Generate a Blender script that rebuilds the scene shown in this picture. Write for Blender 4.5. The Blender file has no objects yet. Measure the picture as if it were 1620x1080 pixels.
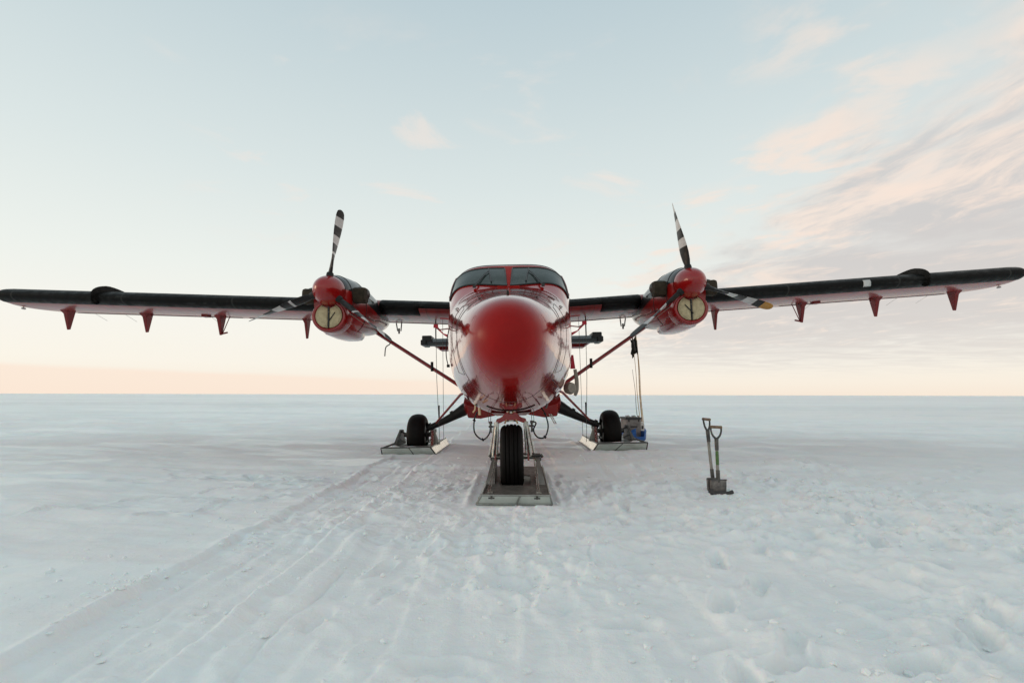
import bpy, math, random
import numpy as np
from mathutils import Vector, Matrix, noise as mnoise

scene = bpy.context.scene
COL = scene.collection
R = math.radians
random.seed(7)

# ------------------------------------------------------------------ camera
CAM_H = 1.09
cd = bpy.data.cameras.new("camera")
cam = bpy.data.objects.new("camera", cd)
COL.objects.link(cam)
cam.location = (0.0, 0.0, CAM_H)
cam.rotation_mode = 'XYZ'
cd.sensor_width = 36.0
cd.lens = 17.5
cd.clip_start = 0.05
cd.clip_end = 60000.0
cam.rotation_euler = (Matrix.Rotation(R(90 + 6.1), 3, 'X') @ Matrix.Rotation(R(0.14), 3, 'Z')).to_euler()
scene.camera = cam
scene.render.resolution_x = 1024
scene.render.resolution_y = 682

# ------------------------------------------------------------------ helpers for nodes
def lin(c):
    out = []
    for v in c:
        v /= 255.0
        out.append(v / 12.92 if v <= 0.04045 else ((v + 0.055) / 1.055) ** 2.4)
    return tuple(out) + (1.0,)

class NT:
    def __init__(s, tree):
        s.t = tree; s.n = tree.nodes; s.l = tree.links
    def new(s, typ, **kw):
        n = s.n.new(typ)
        for k, v in kw.items():
            setattr(n, k, v)
        return n
    def link(s, a, b): s.l.new(a, b)
    def _in(s, sock, v):
        if v is None: return
        if isinstance(v, (int, float)):
            sock.default_value = v
        elif isinstance(v, (tuple, list)):
            sock.default_value = v
        else:
            s.l.new(v, sock)
    def math(s, op, a, b=None, c=None, clamp=False):
        n = s.n.new('ShaderNodeMath'); n.operation = op; n.use_clamp = clamp
        s._in(n.inputs[0], a); s._in(n.inputs[1], b)
        if c is not None: s._in(n.inputs[2], c)
        return n.outputs[0]
    def mapr(s, v, a, b, c=0.0, d=1.0, smooth=True):
        n = s.n.new('ShaderNodeMapRange')
        n.interpolation_type = 'SMOOTHSTEP' if smooth else 'LINEAR'
        s._in(n.inputs['Value'], v)
        n.inputs['From Min'].default_value = a; n.inputs['From Max'].default_value = b
        n.inputs['To Min'].default_value = c; n.inputs['To Max'].default_value = d
        return n.outputs[0]
    def mix(s, f, a, b):
        n = s.n.new('ShaderNodeMix'); n.data_type = 'RGBA'
        s._in(n.inputs[0], f); s._in(n.inputs[6], a); s._in(n.inputs[7], b)
        return n.outputs[2]
    def noise(s, vec, scale, detail=4, rough=0.5, dist=0.0):
        n = s.n.new('ShaderNodeTexNoise')
        n.inputs['Scale'].default_value = scale; n.inputs['Detail'].default_value = detail
        n.inputs['Roughness'].default_value = rough; n.inputs['Distortion'].default_value = dist
        if vec is not None: s.l.new(vec, n.inputs['Vector'])
        return n.outputs[0]
    def comb(s, x, y, z):
        n = s.n.new('ShaderNodeCombineXYZ')
        s._in(n.inputs[0], x); s._in(n.inputs[1], y); s._in(n.inputs[2], z)
        return n.outputs[0]
    def sep(s, v):
        n = s.n.new('ShaderNodeSeparateXYZ'); s.l.new(v, n.inputs[0])
        return n.outputs
    def ramp(s, f, stops, interp='LINEAR'):
        n = s.n.new('ShaderNodeValToRGB'); n.color_ramp.interpolation = interp
        cr = n.color_ramp
        while len(cr.elements) < len(stops): cr.elements.new(0.5)
        for e, (p, c) in zip(cr.elements, stops):
            e.position = p; e.color = c
        s._in(n.inputs[0], f)
        return n.outputs[0]

# ------------------------------------------------------------------ world / sky
SUN_EL, SUN_AZ = R(4.5), R(-90.0)      # azimuth from +Y, negative = to the left
world = bpy.data.worlds.new("World"); scene.world = world; world.use_nodes = True
w = NT(world.node_tree); w.n.clear()
tc = w.new('ShaderNodeTexCoord')
sx, sy, sz = w.sep(tc.outputs['Generated'])
elev = w.math('DIVIDE', w.math('ARCSINE', sz), math.pi / 2)          # 0 horizon .. 1 zenith
elc = w.math('MAXIMUM', elev, 0.0)
base = w.ramp(elc, [
    (0.000, lin((253, 238, 221))), (0.012, lin((254, 243, 228))), (0.035, lin((255, 249, 237))),
    (0.075, lin((253, 250, 241))), (0.14, lin((243, 247, 241))), (0.25, lin((225, 235, 234))),
    (0.36, lin((208, 222, 225))), (0.46, lin((192, 210, 217))), (0.70, lin((188, 201, 205))), (1.0, lin((176, 188, 192)))])
# physical sky mixed in for the tint of the far side of the sky
nish = w.new('ShaderNodeTexSky', sky_type='NISHITA')
nish.sun_disc = False; nish.sun_elevation = SUN_EL; nish.sun_rotation = SUN_AZ
nish.altitude = 800; nish.ozone_density = 1.5
nm = w.new('ShaderNodeVectorMath', operation='SCALE'); w.link(nish.outputs[0], nm.inputs[0]); nm.inputs[3].default_value = 0.10
col = w.mix(0.06, base, nm.outputs[0])
# cloud layer coordinates (a flat layer above the ice)
den = w.math('ADD', w.math('MAXIMUM', sz, 0.0), 0.035)
u = w.math('DIVIDE', sx, den); v = w.math('DIVIDE', sy, den)
# pink bank low on the left
bn = w.noise(w.comb(w.math('MULTIPLY', sx, 3.0), w.math('MULTIPLY', sz, 12.0), sy), 1.6, 3, 0.5)
bank_top = w.math('ADD', w.math('MULTIPLY', sx, -0.028), w.math('MULTIPLY_ADD', bn, 0.010, 0.018))
bank = w.math('MULTIPLY', w.mapr(w.math('SUBTRACT', bank_top, sz), -0.004, 0.006), w.mapr(sx, 0.35, -0.35))
col = w.mix(w.math('MULTIPLY', bank, 0.75), col, lin((252, 231, 213)))
# main cloud sheet to the right
warp = w.noise(w.comb(u, v, 0.0), 0.9, 3, 0.5)
uw = w.math('MULTIPLY_ADD', w.math('SUBTRACT', warp, 0.5), 0.9, u)
n1 = w.noise(w.comb(w.math('MULTIPLY', uw, 1.7), w.math('MULTIPLY', v, 1.15), 3.1), 1.7, 6, 0.55, 0.2)
n2 = w.noise(w.comb(w.math('MULTIPLY', uw, 0.55), w.math('MULTIPLY', v, 0.30), 7.7), 1.1, 5, 0.55)
cover = w.mapr(u, 0.45, 2.3)
thr = w.math('MULTIPLY_ADD', cover, -0.26, 0.585)
nn = w.math('ADD', w.math('MULTIPLY', n1, 0.60), w.math('MULTIPLY', n2, 0.40))
dens = w.mapr(w.math('SUBTRACT', nn, thr), -0.03, 0.17)
dens = w.math('MULTIPLY', dens, w.mapr(sx, 0.02, 0.22))
dens = w.math('MULTIPLY', dens, w.mapr(sz, 0.02, 0.13))
# rippled thin layer low on the right
rp = w.noise(w.comb(w.math('MULTIPLY', u, 0.8), w.math('MULTIPLY', v, 1.6), 4.4), 1.3, 6, 0.6, 0.5)
ripple = w.math('MULTIPLY', w.mapr(rp, 0.40, 0.62), w.mapr(sx, 0.18, 0.42))
ripple = w.math('MULTIPLY', ripple, w.math('MULTIPLY', w.mapr(sz, 0.02, 0.07), w.mapr(sz, 0.30, 0.16)))
# broken pink puffs between the clear sky and the sheet
pf = w.noise(w.comb(w.math('MULTIPLY_ADD', v, 0.35, u), w.math('MULTIPLY', v, 0.95), 21.0), 3.4, 6, 0.56, 0.25)
pf2 = w.noise(w.comb(u, w.math('MULTIPLY', v, 0.8), 31.0), 1.3, 2, 0.5)
puffs = w.math('MULTIPLY', w.mapr(pf, 0.50, 0.66), w.mapr(pf2, 0.38, 0.56))
puffs = w.math('MULTIPLY', puffs, w.math('MULTIPLY', w.mapr(u, 0.45, 0.95), w.mapr(sz, 0.14, 0.26)))
# a few wisps elsewhere
n3 = w.noise(w.comb(w.math('MULTIPLY_ADD', u, 1.6, 0.62), w.math('MULTIPLY', v, 1.9), 11.3), 1.3, 6, 0.6, 0.5)
wisps = w.mapr(n3, 0.57, 0.72)
wisps = w.math('MULTIPLY', wisps, w.math('MULTIPLY', w.mapr(sz, 0.22, 0.36), w.mapr(sz, 0.66, 0.5)))
wisps = w.math('MULTIPLY', wisps, w.mapr(sx, -0.62, -0.35))
n4 = w.noise(w.comb(w.math('MULTIPLY', uw, 2.6), w.math('MULTIPLY', v, 1.1), 1.0), 1.6, 7, 0.62)
shade = w.mapr(w.math('ADD', n4, w.math('MULTIPLY', w.mapr(u, 1.3, 2.6), -0.16)), 0.36, 0.60)
ccol = w.mix(shade, lin((206, 203, 202)), lin((249, 229, 215)))
lowwarm = w.mapr(sz, 0.30, 0.06)
ccol = w.mix(w.math('MULTIPLY', lowwarm, 0.25), ccol, lin((240, 229, 216)))
veil = w.math('MULTIPLY', w.mapr(u, 0.9, 2.3), w.math('MULTIPLY', w.mapr(sz, 0.03, 0.16), w.mapr(sx, 0.1, 0.4)))
col = w.mix(w.math('MULTIPLY', veil, 0.6), col, lin((214, 208, 206)))
col = w.mix(w.math('MULTIPLY', ripple, 0.55), col, lin((226, 219, 212)))
col = w.mix(w.math('MULTIPLY', dens, 0.78), col, ccol)
col = w.mix(w.math('MULTIPLY', puffs, 0.7), col, lin((250, 230, 216)))
col = w.mix(w.math('MULTIPLY', wisps, 0.5), col, lin((246, 230, 219)))
bg = w.new('ShaderNodeBackground'); w.link(col, bg.inputs[0]); bg.inputs[1].default_value = 1.0
wo = w.new('ShaderNodeOutputWorld'); w.link(bg.outputs[0], wo.inputs[0])

# ------------------------------------------------------------------ sun
sd = bpy.data.lights.new("sun", 'SUN'); sd.energy = 0.8; sd.angle = R(22.0); sd.color = (1.0, 0.72, 0.50)
sun = bpy.data.objects.new("sun", sd); COL.objects.link(sun)
dvec = Vector((math.sin(SUN_AZ) * math.cos(SUN_EL), math.cos(SUN_AZ) * math.cos(SUN_EL), math.sin(SUN_EL)))
sun.rotation_euler = dvec.to_track_quat('Z', 'Y').to_euler(); sun.location = dvec * 50

scene.view_settings.view_transform = 'Standard'
scene.view_settings.look = 'None'
scene.view_settings.exposure = 0.0
scene.view_settings.gamma = 1.0

# ------------------------------------------------------------------ materials
M = {}
def pbr(name, color, rough=0.5, spec=0.5, metal=0.0, coat=0.0, coat_rough=0.03, ior=1.5, bump=0.0, bscale=40.0,
        cvar=0.0, vscale=6.0, rvar=0.0, sheen=0.0, stretch=(1, 1, 1)):
    m = bpy.data.materials.new(name); m.use_nodes = True
    t = NT(m.node_tree); b = t.n['Principled BSDF']
    b.inputs['Base Color'].default_value = (*color, 1)
    b.inputs['Roughness'].default_value = rough
    b.inputs['Metallic'].default_value = metal
    b.inputs['Specular IOR Level'].default_value = spec
    b.inputs['IOR'].default_value = ior
    b.inputs['Coat Weight'].default_value = coat
    b.inputs['Coat Roughness'].default_value = coat_rough
    if sheen: b.inputs['Sheen Weight'].default_value = sheen
    g = t.new('ShaderNodeTexCoord'); mp = t.new('ShaderNodeMapping'); mp.inputs['Scale'].default_value = stretch
    t.link(g.outputs['Object'], mp.inputs[0])
    if cvar or rvar:
        n = t.noise(mp.outputs[0], vscale, 6, 0.6)
        f = t.mapr(n, 0.3, 0.7)
        if cvar:
            c2 = tuple(max(0, c * (1 - cvar)) for c in color)
            c1 = tuple(min(1, c * (1 + cvar * 0.6)) for c in color)
            t.link(t.mix(f, (*c2, 1), (*c1, 1)), b.inputs['Base Color'])
        if rvar:
            n2 = t.noise(mp.outputs[0], vscale * 2.3, 5, 0.6)
            t.link(t.mapr(n2, 0.3, 0.7, max(0.02, rough - rvar), min(1, rough + rvar)), b.inputs['Roughness'])
    if bump:
        n = t.noise(mp.outputs[0], bscale, 5, 0.6)
        bp = t.new('ShaderNodeBump'); bp.inputs['Strength'].default_value = bump; bp.inputs['Distance'].default_value = 0.01
        t.link(n, bp.inputs['Height']); t.link(bp.outputs[0], b.inputs['Normal'])
    M[name] = m
    return m

RED = (0.28, 0.005, 0.005)
pbr('red_paint', RED, 0.26, spec=0.4, coat=0.6, coat_rough=0.06, cvar=0.18, vscale=2.0, bump=0.04, bscale=5.0)
pbr('dull_red_paint', (0.22, 0.012, 0.012), 0.4, spec=0.3, coat=0.2, coat_rough=0.15, cvar=0.25, vscale=5, bump=0.08, bscale=30)
pbr('rubber_boot', (0.006, 0.0055, 0.005), 0.5, spec=0.12, cvar=0.4, vscale=3.0, rvar=0.12, bump=0.05, bscale=20)
pbr('black_paint', (0.007, 0.008, 0.009), 0.25, spec=0.3, coat=0.4, coat_rough=0.1, cvar=0.3, rvar=0.08)
pbr('black_metal', (0.008, 0.0075, 0.007), 0.45, spec=0.3, cvar=0.3, bump=0.1)
pbr('tyre_rubber', (0.006, 0.005, 0.0045), 0.62, spec=0.15, cvar=0.3, vscale=20, bump=0.15, bscale=60)
pbr('bare_metal', (0.52, 0.50, 0.46), 0.30, metal=0.9, cvar=0.35, vscale=9, rvar=0.15, bump=0.15, bscale=18)
pbr('ski_metal', (0.33, 0.335, 0.31), 0.42, metal=0.65, cvar=0.25, vscale=7, rvar=0.15, bump=0.18, bscale=14)
pbr('ski_deck', (0.135, 0.125, 0.11), 0.5, metal=0.3, cvar=0.35, vscale=9, rvar=0.12, bump=0.2, bscale=25)
pbr('ski_bottom', (0.62, 0.66, 0.62), 0.5, metal=0.1, cvar=0.12, vscale=6)
pbr('shiny_metal', (0.75, 0.70, 0.62), 0.22, metal=1.0, cvar=0.15, vscale=12, rvar=0.1, bump=0.5, bscale=22)
pbr('dark_steel', (0.10, 0.095, 0.09), 0.45, metal=0.7, cvar=0.4, vscale=14, rvar=0.15)
pbr('canvas', (0.50, 0.415, 0.25), 0.85, cvar=0.22, vscale=14, bump=0.35, bscale=30)
pbr('exhaust_cover', (0.045, 0.034, 0.022), 0.8, spec=0.2, cvar=0.4, vscale=12, bump=0.5, bscale=16)
pbr('webbing', (0.25, 0.22, 0.18), 0.85, cvar=0.2, vscale=30, bump=0.2)
pbr('red_ribbon', (0.42, 0.012, 0.03), 0.75, cvar=0.2, vscale=30)
pbr('gold_edge', (0.62, 0.42, 0.25), 0.3, metal=0.6)
pbr('blade_white', (0.55, 0.53, 0.51), 0.35, coat=0.3, cvar=0.12, vscale=14)
pbr('blade_grey', (0.58, 0.57, 0.54), 0.35, coat=0.3, cvar=0.12, vscale=14)
pbr('blade_black', (0.016, 0.014, 0.013), 0.4, spec=0.25, cvar=0.3, vscale=14)
pbr('blade_yellow', (0.50, 0.22, 0.01), 0.4, coat=0.3, cvar=0.15, vscale=20)
pbr('white_panel', (0.6, 0.6, 0.58), 0.35, cvar=0.15)
pbr('wood_handle', (0.20, 0.12, 0.07), 0.6, cvar=0.35, vscale=12, stretch=(6, 6, 1), bump=0.2)
pbr('shaft_grey', (0.27, 0.25, 0.215), 0.55, cvar=0.35, vscale=14, stretch=(3, 3, 1))
pbr('shaft_green', (0.07, 0.15, 0.04), 0.5, cvar=0.3, vscale=20)
pbr('shovel_steel', (0.17, 0.155, 0.145), 0.5, metal=0.5, cvar=0.45, vscale=18, rvar=0.15, bump=0.15)
pbr('blue_plastic', (0.012, 0.10, 0.36), 0.4, cvar=0.3, vscale=6, coat=0.2)
pbr('crate_grey', (0.26, 0.24, 0.22), 0.6, cvar=0.3, vscale=9, bump=0.2)
pbr('dark_lid', (0.05, 0.045, 0.045), 0.6, cvar=0.3)
pbr('white_plastic', (0.62, 0.60, 0.55), 0.5, cvar=0.15, vscale=12)
pbr('flag_cloth', (0.030, 0.031, 0.026), 0.9, spec=0.1, cvar=0.3, vscale=12)
pbr('bamboo', (0.66, 0.44, 0.20), 0.5, cvar=0.3, vscale=6, stretch=(1, 1, 4))
pbr('frame_red', (0.34, 0.012, 0.008), 0.6, spec=0.15, cvar=0.2)
pbr('matte_black', (0.008, 0.008, 0.009), 0.6, spec=0.15, cvar=0.3)
pbr('seal_black', (0.008, 0.008, 0.008), 0.4)

def boot_mat():
    m = M['rubber_boot']; t = NT(m.node_tree); b = t.n['Principled BSDF']
    g = t.new('ShaderNodeTexCoord'); x, y, z = t.sep(g.outputs['Object'])
    n = t.noise(t.comb(t.math('MULTIPLY', x, 0.7), t.math('MULTIPLY', y, 6.0), t.math('MULTIPLY', z, 14.0)), 1.0, 6, 0.65)
    n2 = t.noise(g.outputs['Object'], 7.0, 6, 0.7)
    f = t.math('MULTIPLY', t.mapr(n, 0.48, 0.72), t.mapr(n2, 0.40, 0.62))
    jx = t.math('ABSOLUTE', t.math('SUBTRACT', t.math('FRACT', t.math('MULTIPLY', x, 0.47)), 0.5))
    j = t.mapr(jx, 0.010, 0.004)
    c = t.mix(f, (0.0055, 0.005, 0.0045, 1), (0.030, 0.029, 0.027, 1))
    c = t.mix(t.math('MULTIPLY', j, 0.8), c, (0.035, 0.033, 0.03, 1))
    t.link(c, b.inputs['Base Color'])
boot_mat()

# fuselage paint: glossy coat whose nose cap (the radome) is a matte erosion paint
def fuselage_paint():
    m = bpy.data.materials.new('fuselage_red'); m.use_nodes = True
    t = NT(m.node_tree); b = t.n['Principled BSDF']
    g = t.new('ShaderNodeTexCoord'); x, y, z = t.sep(g.outputs['Object'])
    n = t.noise(g.outputs['Object'], 1.6, 5, 0.6)
    t.link(t.mix(t.mapr(n, 0.3, 0.7), (0.25, 0.004, 0.004, 1), (0.33, 0.006, 0.005, 1)), b.inputs['Base Color'])
    # distance from the radome tip (object space: tip at y = -4)
    dx = t.math('MULTIPLY', x, 1.22); dz = t.math('MULTIPLY', t.math('SUBTRACT', z, 1.60), 1.05); dy = t.math('ADD', y, 4.0)
    r = t.math('SQRT', t.math('ADD', t.math('ADD', t.math('MULTIPLY', dx, dx), t.math('MULTIPLY', dz, dz)), t.math('MULTIPLY', dy, dy)))
    matte = t.mapr(r, 0.60, 0.14)
    t.link(t.math('MULTIPLY_ADD', matte, 0.38, 0.16), b.inputs['Roughness'])
    t.link(t.math('MULTIPLY_ADD', matte, -0.87, 0.90), b.inputs['Coat Weight'])
    t.link(t.math('MULTIPLY_ADD', matte, 0.3, 0.035), b.inputs['Coat Roughness'])
    b.inputs['Coat IOR'].default_value = 1.36
    b.inputs['IOR'].default_value = 1.5
    t.link(t.math('MULTIPLY_ADD', matte, -0.02, 0.20), b.inputs['Specular IOR Level'])
    # slight waviness of the riveted skin
    n1 = t.noise(g.outputs['Object'], 2.4, 3, 0.5); n2 = t.noise(g.outputs['Object'], 11.0, 4, 0.55)
    h = t.math('ADD', t.math('MULTIPLY', n1, 1.0), t.math('MULTIPLY', n2, 0.10))
    bp = t.new('ShaderNodeBump'); bp.inputs['Strength'].default_value = 0.35; bp.inputs['Distance'].default_value = 0.018
    t.link(h, bp.inputs['Height'])
    t.link(bp.outputs[0], b.inputs['Coat Normal']); t.link(bp.outputs[0], b.inputs['Normal'])
    M['fuselage_red'] = m
fuselage_paint()

def wing_paint():
    m = bpy.data.materials.new('wing_red'); m.use_nodes = True
    t = NT(m.node_tree); b = t.n['Principled BSDF']
    g = t.new('ShaderNodeTexCoord'); x, y, z = t.sep(g.outputs['Object'])
    n = t.noise(g.outputs['Object'], 2.5, 6, 0.6)
    c = t.mix(t.mapr(n, 0.3, 0.7), (0.27, 0.026, 0.024, 1), (0.36, 0.042, 0.038, 1))
    # oil and exhaust soot streaks running back from the engines
    st = t.noise(t.comb(t.math('MULTIPLY', x, 9.0), t.math('MULTIPLY', y, 0.7), 0.0), 1.0, 5, 0.6)
    ax = t.math('ABSOLUTE', x)
    near = t.mapr(t.math('ABSOLUTE', t.math('SUBTRACT', ax, 2.5)), 1.1, 0.1)
    f = t.math('MULTIPLY', t.mapr(st, 0.42, 0.62), t.math('MULTIPLY_ADD', near, 0.55, 0.28))
    c = t.mix(f, c, (0.035, 0.018, 0.016, 1))
    # panel joints and rows of rivets
    jx = t.math('ABSOLUTE', t.math('SUBTRACT', t.math('FRACT', t.math('MULTIPLY', x, 1.55)), 0.5))
    jy = t.math('ABSOLUTE', t.math('SUBTRACT', t.math('FRACT', t.math('MULTIPLY_ADD', y, 2.3, 0.3)), 0.5))
    j = t.math('MAXIMUM', t.mapr(jx, 0.014, 0.004), t.mapr(jy, 0.024, 0.008))
    c = t.mix(t.math('MULTIPLY', j, 0.7), c, (0.03, 0.008, 0.008, 1))
    t.link(c, b.inputs['Base Color'])
    b.inputs['Roughness'].default_value = 0.34; b.inputs['Specular IOR Level'].default_value = 0.3; b.inputs['Coat Weight'].default_value = 0.30; b.inputs['Coat Roughness'].default_value = 0.10
    n1 = t.noise(g.outputs['Object'], 3.0, 3, 0.5)
    bp = t.new('ShaderNodeBump'); bp.inputs['Strength'].default_value = 0.4; bp.inputs['Distance'].default_value = 0.012
    t.link(t.math('ADD', n1, t.math('MULTIPLY', j, -0.15)), bp.inputs['Height'])
    t.link(bp.outputs[0], b.inputs['Coat Normal']); t.link(bp.outputs[0], b.inputs['Normal'])
    M['wing_red'] = m
wing_paint()

def glass_mat():
    m = bpy.data.materials.new('cockpit_glass'); m.use_nodes = True
    t = NT(m.node_tree); b = t.n['Principled BSDF']
    g = t.new('ShaderNodeTexCoord')
    n = t.noise(g.outputs['Object'], 5.5, 7, 0.65)
    n2 = t.noise(g.outputs['Object'], 26, 5, 0.7)
    f = t.math('MULTIPLY', t.mapr(n, 0.42, 0.72), t.mapr(n2, 0.35, 0.65))
    t.link(t.mix(f, (0.014, 0.026, 0.022, 1), (0.070, 0.090, 0.083, 1)), b.inputs['Base Color'])
    t.link(t.math('MULTIPLY_ADD', f, 0.22, 0.05), b.inputs['Roughness'])
    b.inputs['IOR'].default_value = 1.45; b.inputs['Specular IOR Level'].default_value = 0.17
    M['cockpit_glass'] = m
glass_mat()

def snow_mat():
    m = bpy.data.materials.new('snow'); m.use_nodes = True
    t = NT(m.node_tree); b = t.n['Principled BSDF']
    g = t.new('ShaderNodeNewGeometry'); x, y, z = t.sep(g.outputs['Position'])
    dist = t.math('SQRT', t.math('ADD', t.math('MULTIPLY', x, x), t.math('MULTIPLY', y, y)))
    # wind-glazed patches lie in long streaks
    lx = t.math('MULTIPLY', x, 0.16)
    n1 = t.noise(t.comb(t.math('MULTIPLY_ADD', y, 0.18, t.math('MULTIPLY', x, 0.30)), t.math('MULTIPLY_ADD', x, 0.12, t.math('MULTIPLY', y, 0.75)), 0.0), 1.0, 6, 0.6, 0.6)
    n1b = t.noise(t.comb(t.math('MULTIPLY', x, 0.008), t.math('MULTIPLY', y, 0.05), 5.0), 1.0, 6, 0.6, 0.2)
    tread = t.mapr(x, -1.3, 0.6, 0.0, 1.0)
    tread = t.math('MULTIPLY', tread, t.mapr(y, 10.5, 7.5))
    glaze = t.math('MAXIMUM', t.math('MULTIPLY', t.mapr(n1, 0.49, 0.57), t.math('MULTIPLY_ADD', tread, -0.75, 1.0)), t.math('MULTIPLY', t.mapr(n1b, 0.45, 0.55), t.mapr(dist, 12, 30)))
    n2 = t.noise(g.outputs['Position'], 9.0, 6, 0.65)
    cn = t.noise(g.outputs['Position'], 1.4, 5, 0.6)
    fresh = t.mix(t.mapr(cn, 0.35, 0.65), (0.84, 0.865, 0.865, 1), (0.905, 0.905, 0.895, 1))
    ice = (0.83, 0.90, 0.91, 1)
    c = t.mix(t.math('MULTIPLY', glaze, 0.7), fresh, ice)
    # darker old snow far out, in streaks
    n3 = t.noise(t.comb(t.math('MULTIPLY', x, 0.010), t.math('MULTIPLY', y, 0.075), 9.0), 1.0, 6, 0.62, 0.3)
    c = t.mix(t.math('MULTIPLY', t.mapr(n3, 0.46, 0.62), t.mapr(dist, 7, 40, 0.10, 0.7)), c, (0.79, 0.83, 0.83, 1))
    t.link(c, b.inputs['Base Color'])
    t.link(t.math('MULTIPLY_ADD', glaze, -0.48, 0.80), b.inputs['Roughness'])
    t.link(t.math('MULTIPLY_ADD', glaze, 0.35, 0.20), b.inputs['Specular IOR Level'])
    b.inputs['Subsurface Weight'].default_value = 0.30
    b.inputs['Subsurface Radius'].default_value = (0.012, 0.045, 0.075)
    b.inputs['Subsurface Scale'].default_value = 0.35
    # fine grain and crust relief
    gr = t.noise(g.outputs['Position'], 55.0, 4, 0.7)
    gm = t.noise(g.outputs['Position'], 14.0, 5, 0.6)
    wv = t.noise(t.comb(t.math('MULTIPLY', x, 0.5), t.math('MULTIPLY', y, 2.2), 2.0), 1.0, 5, 0.6, 0.6)
    h = t.math('ADD', t.math('MULTIPLY', gr, t.mapr(dist, 2, 9, 0.16, 0.0)), t.math('MULTIPLY', gm, t.mapr(dist, 3, 18, 0.32, 0.06)))
    h = t.math('ADD', h, t.math('MULTIPLY', wv, t.mapr(dist, 3, 30, 1.0, 3.5)))
    bp = t.new('ShaderNodeBump'); t.link(t.math('MULTIPLY_ADD', glaze, -0.60, 1.0), bp.inputs['Strength']); bp.inputs['Distance'].default_value = 0.028
    t.link(h, bp.inputs['Height']); t.link(bp.outputs[0], b.inputs['Normal'])
    M['snow'] = m
snow_mat()

def nacelle_paint():
    m = bpy.data.materials.new('nacelle_paint'); m.use_nodes = True
    t = NT(m.node_tree); b = t.n['Principled BSDF']
    g = t.new('ShaderNodeTexCoord'); x, y, z = t.sep(g.outputs['Object'])
    n = t.noise(g.outputs['Object'], 3.0, 6, 0.6)
    red = t.mix(t.mapr(n, 0.3, 0.7), (0.23, 0.005, 0.005, 1), (0.31, 0.007, 0.006, 1))
    # anti-glare black over the top, its edge falling towards the wing
    edge = t.math('MULTIPLY_ADD', t.mapr(y, 0.15, 1.6, 0.0, 1.0, False), -0.27, 2.84)
    top = t.mapr(t.math('SUBTRACT', z, edge), -0.004, 0.004)
    c = t.mix(top, red, (0.008, 0.008, 0.009, 1))
    st = t.noise(t.comb(t.math('MULTIPLY', x, 5.0), t.math('MULTIPLY', y, 0.8), t.math('MULTIPLY', z, 9.0)), 1.0, 5, 0.6)
    soot = t.math('MULTIPLY', t.mapr(st, 0.45, 0.65), t.mapr(y, 0.3, 1.2, 0.1, 0.65))
    c = t.mix(soot, c, (0.02, 0.010, 0.009, 1))
    t.link(c, b.inputs['Base Color'])
    b.inputs['Roughness'].default_value = 0.28; b.inputs['Specular IOR Level'].default_value = 0.35
    b.inputs['Coat Weight'].default_value = 0.45; b.inputs['Coat Roughness'].default_value = 0.06
    M['nacelle_paint'] = m
nacelle_paint()

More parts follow.
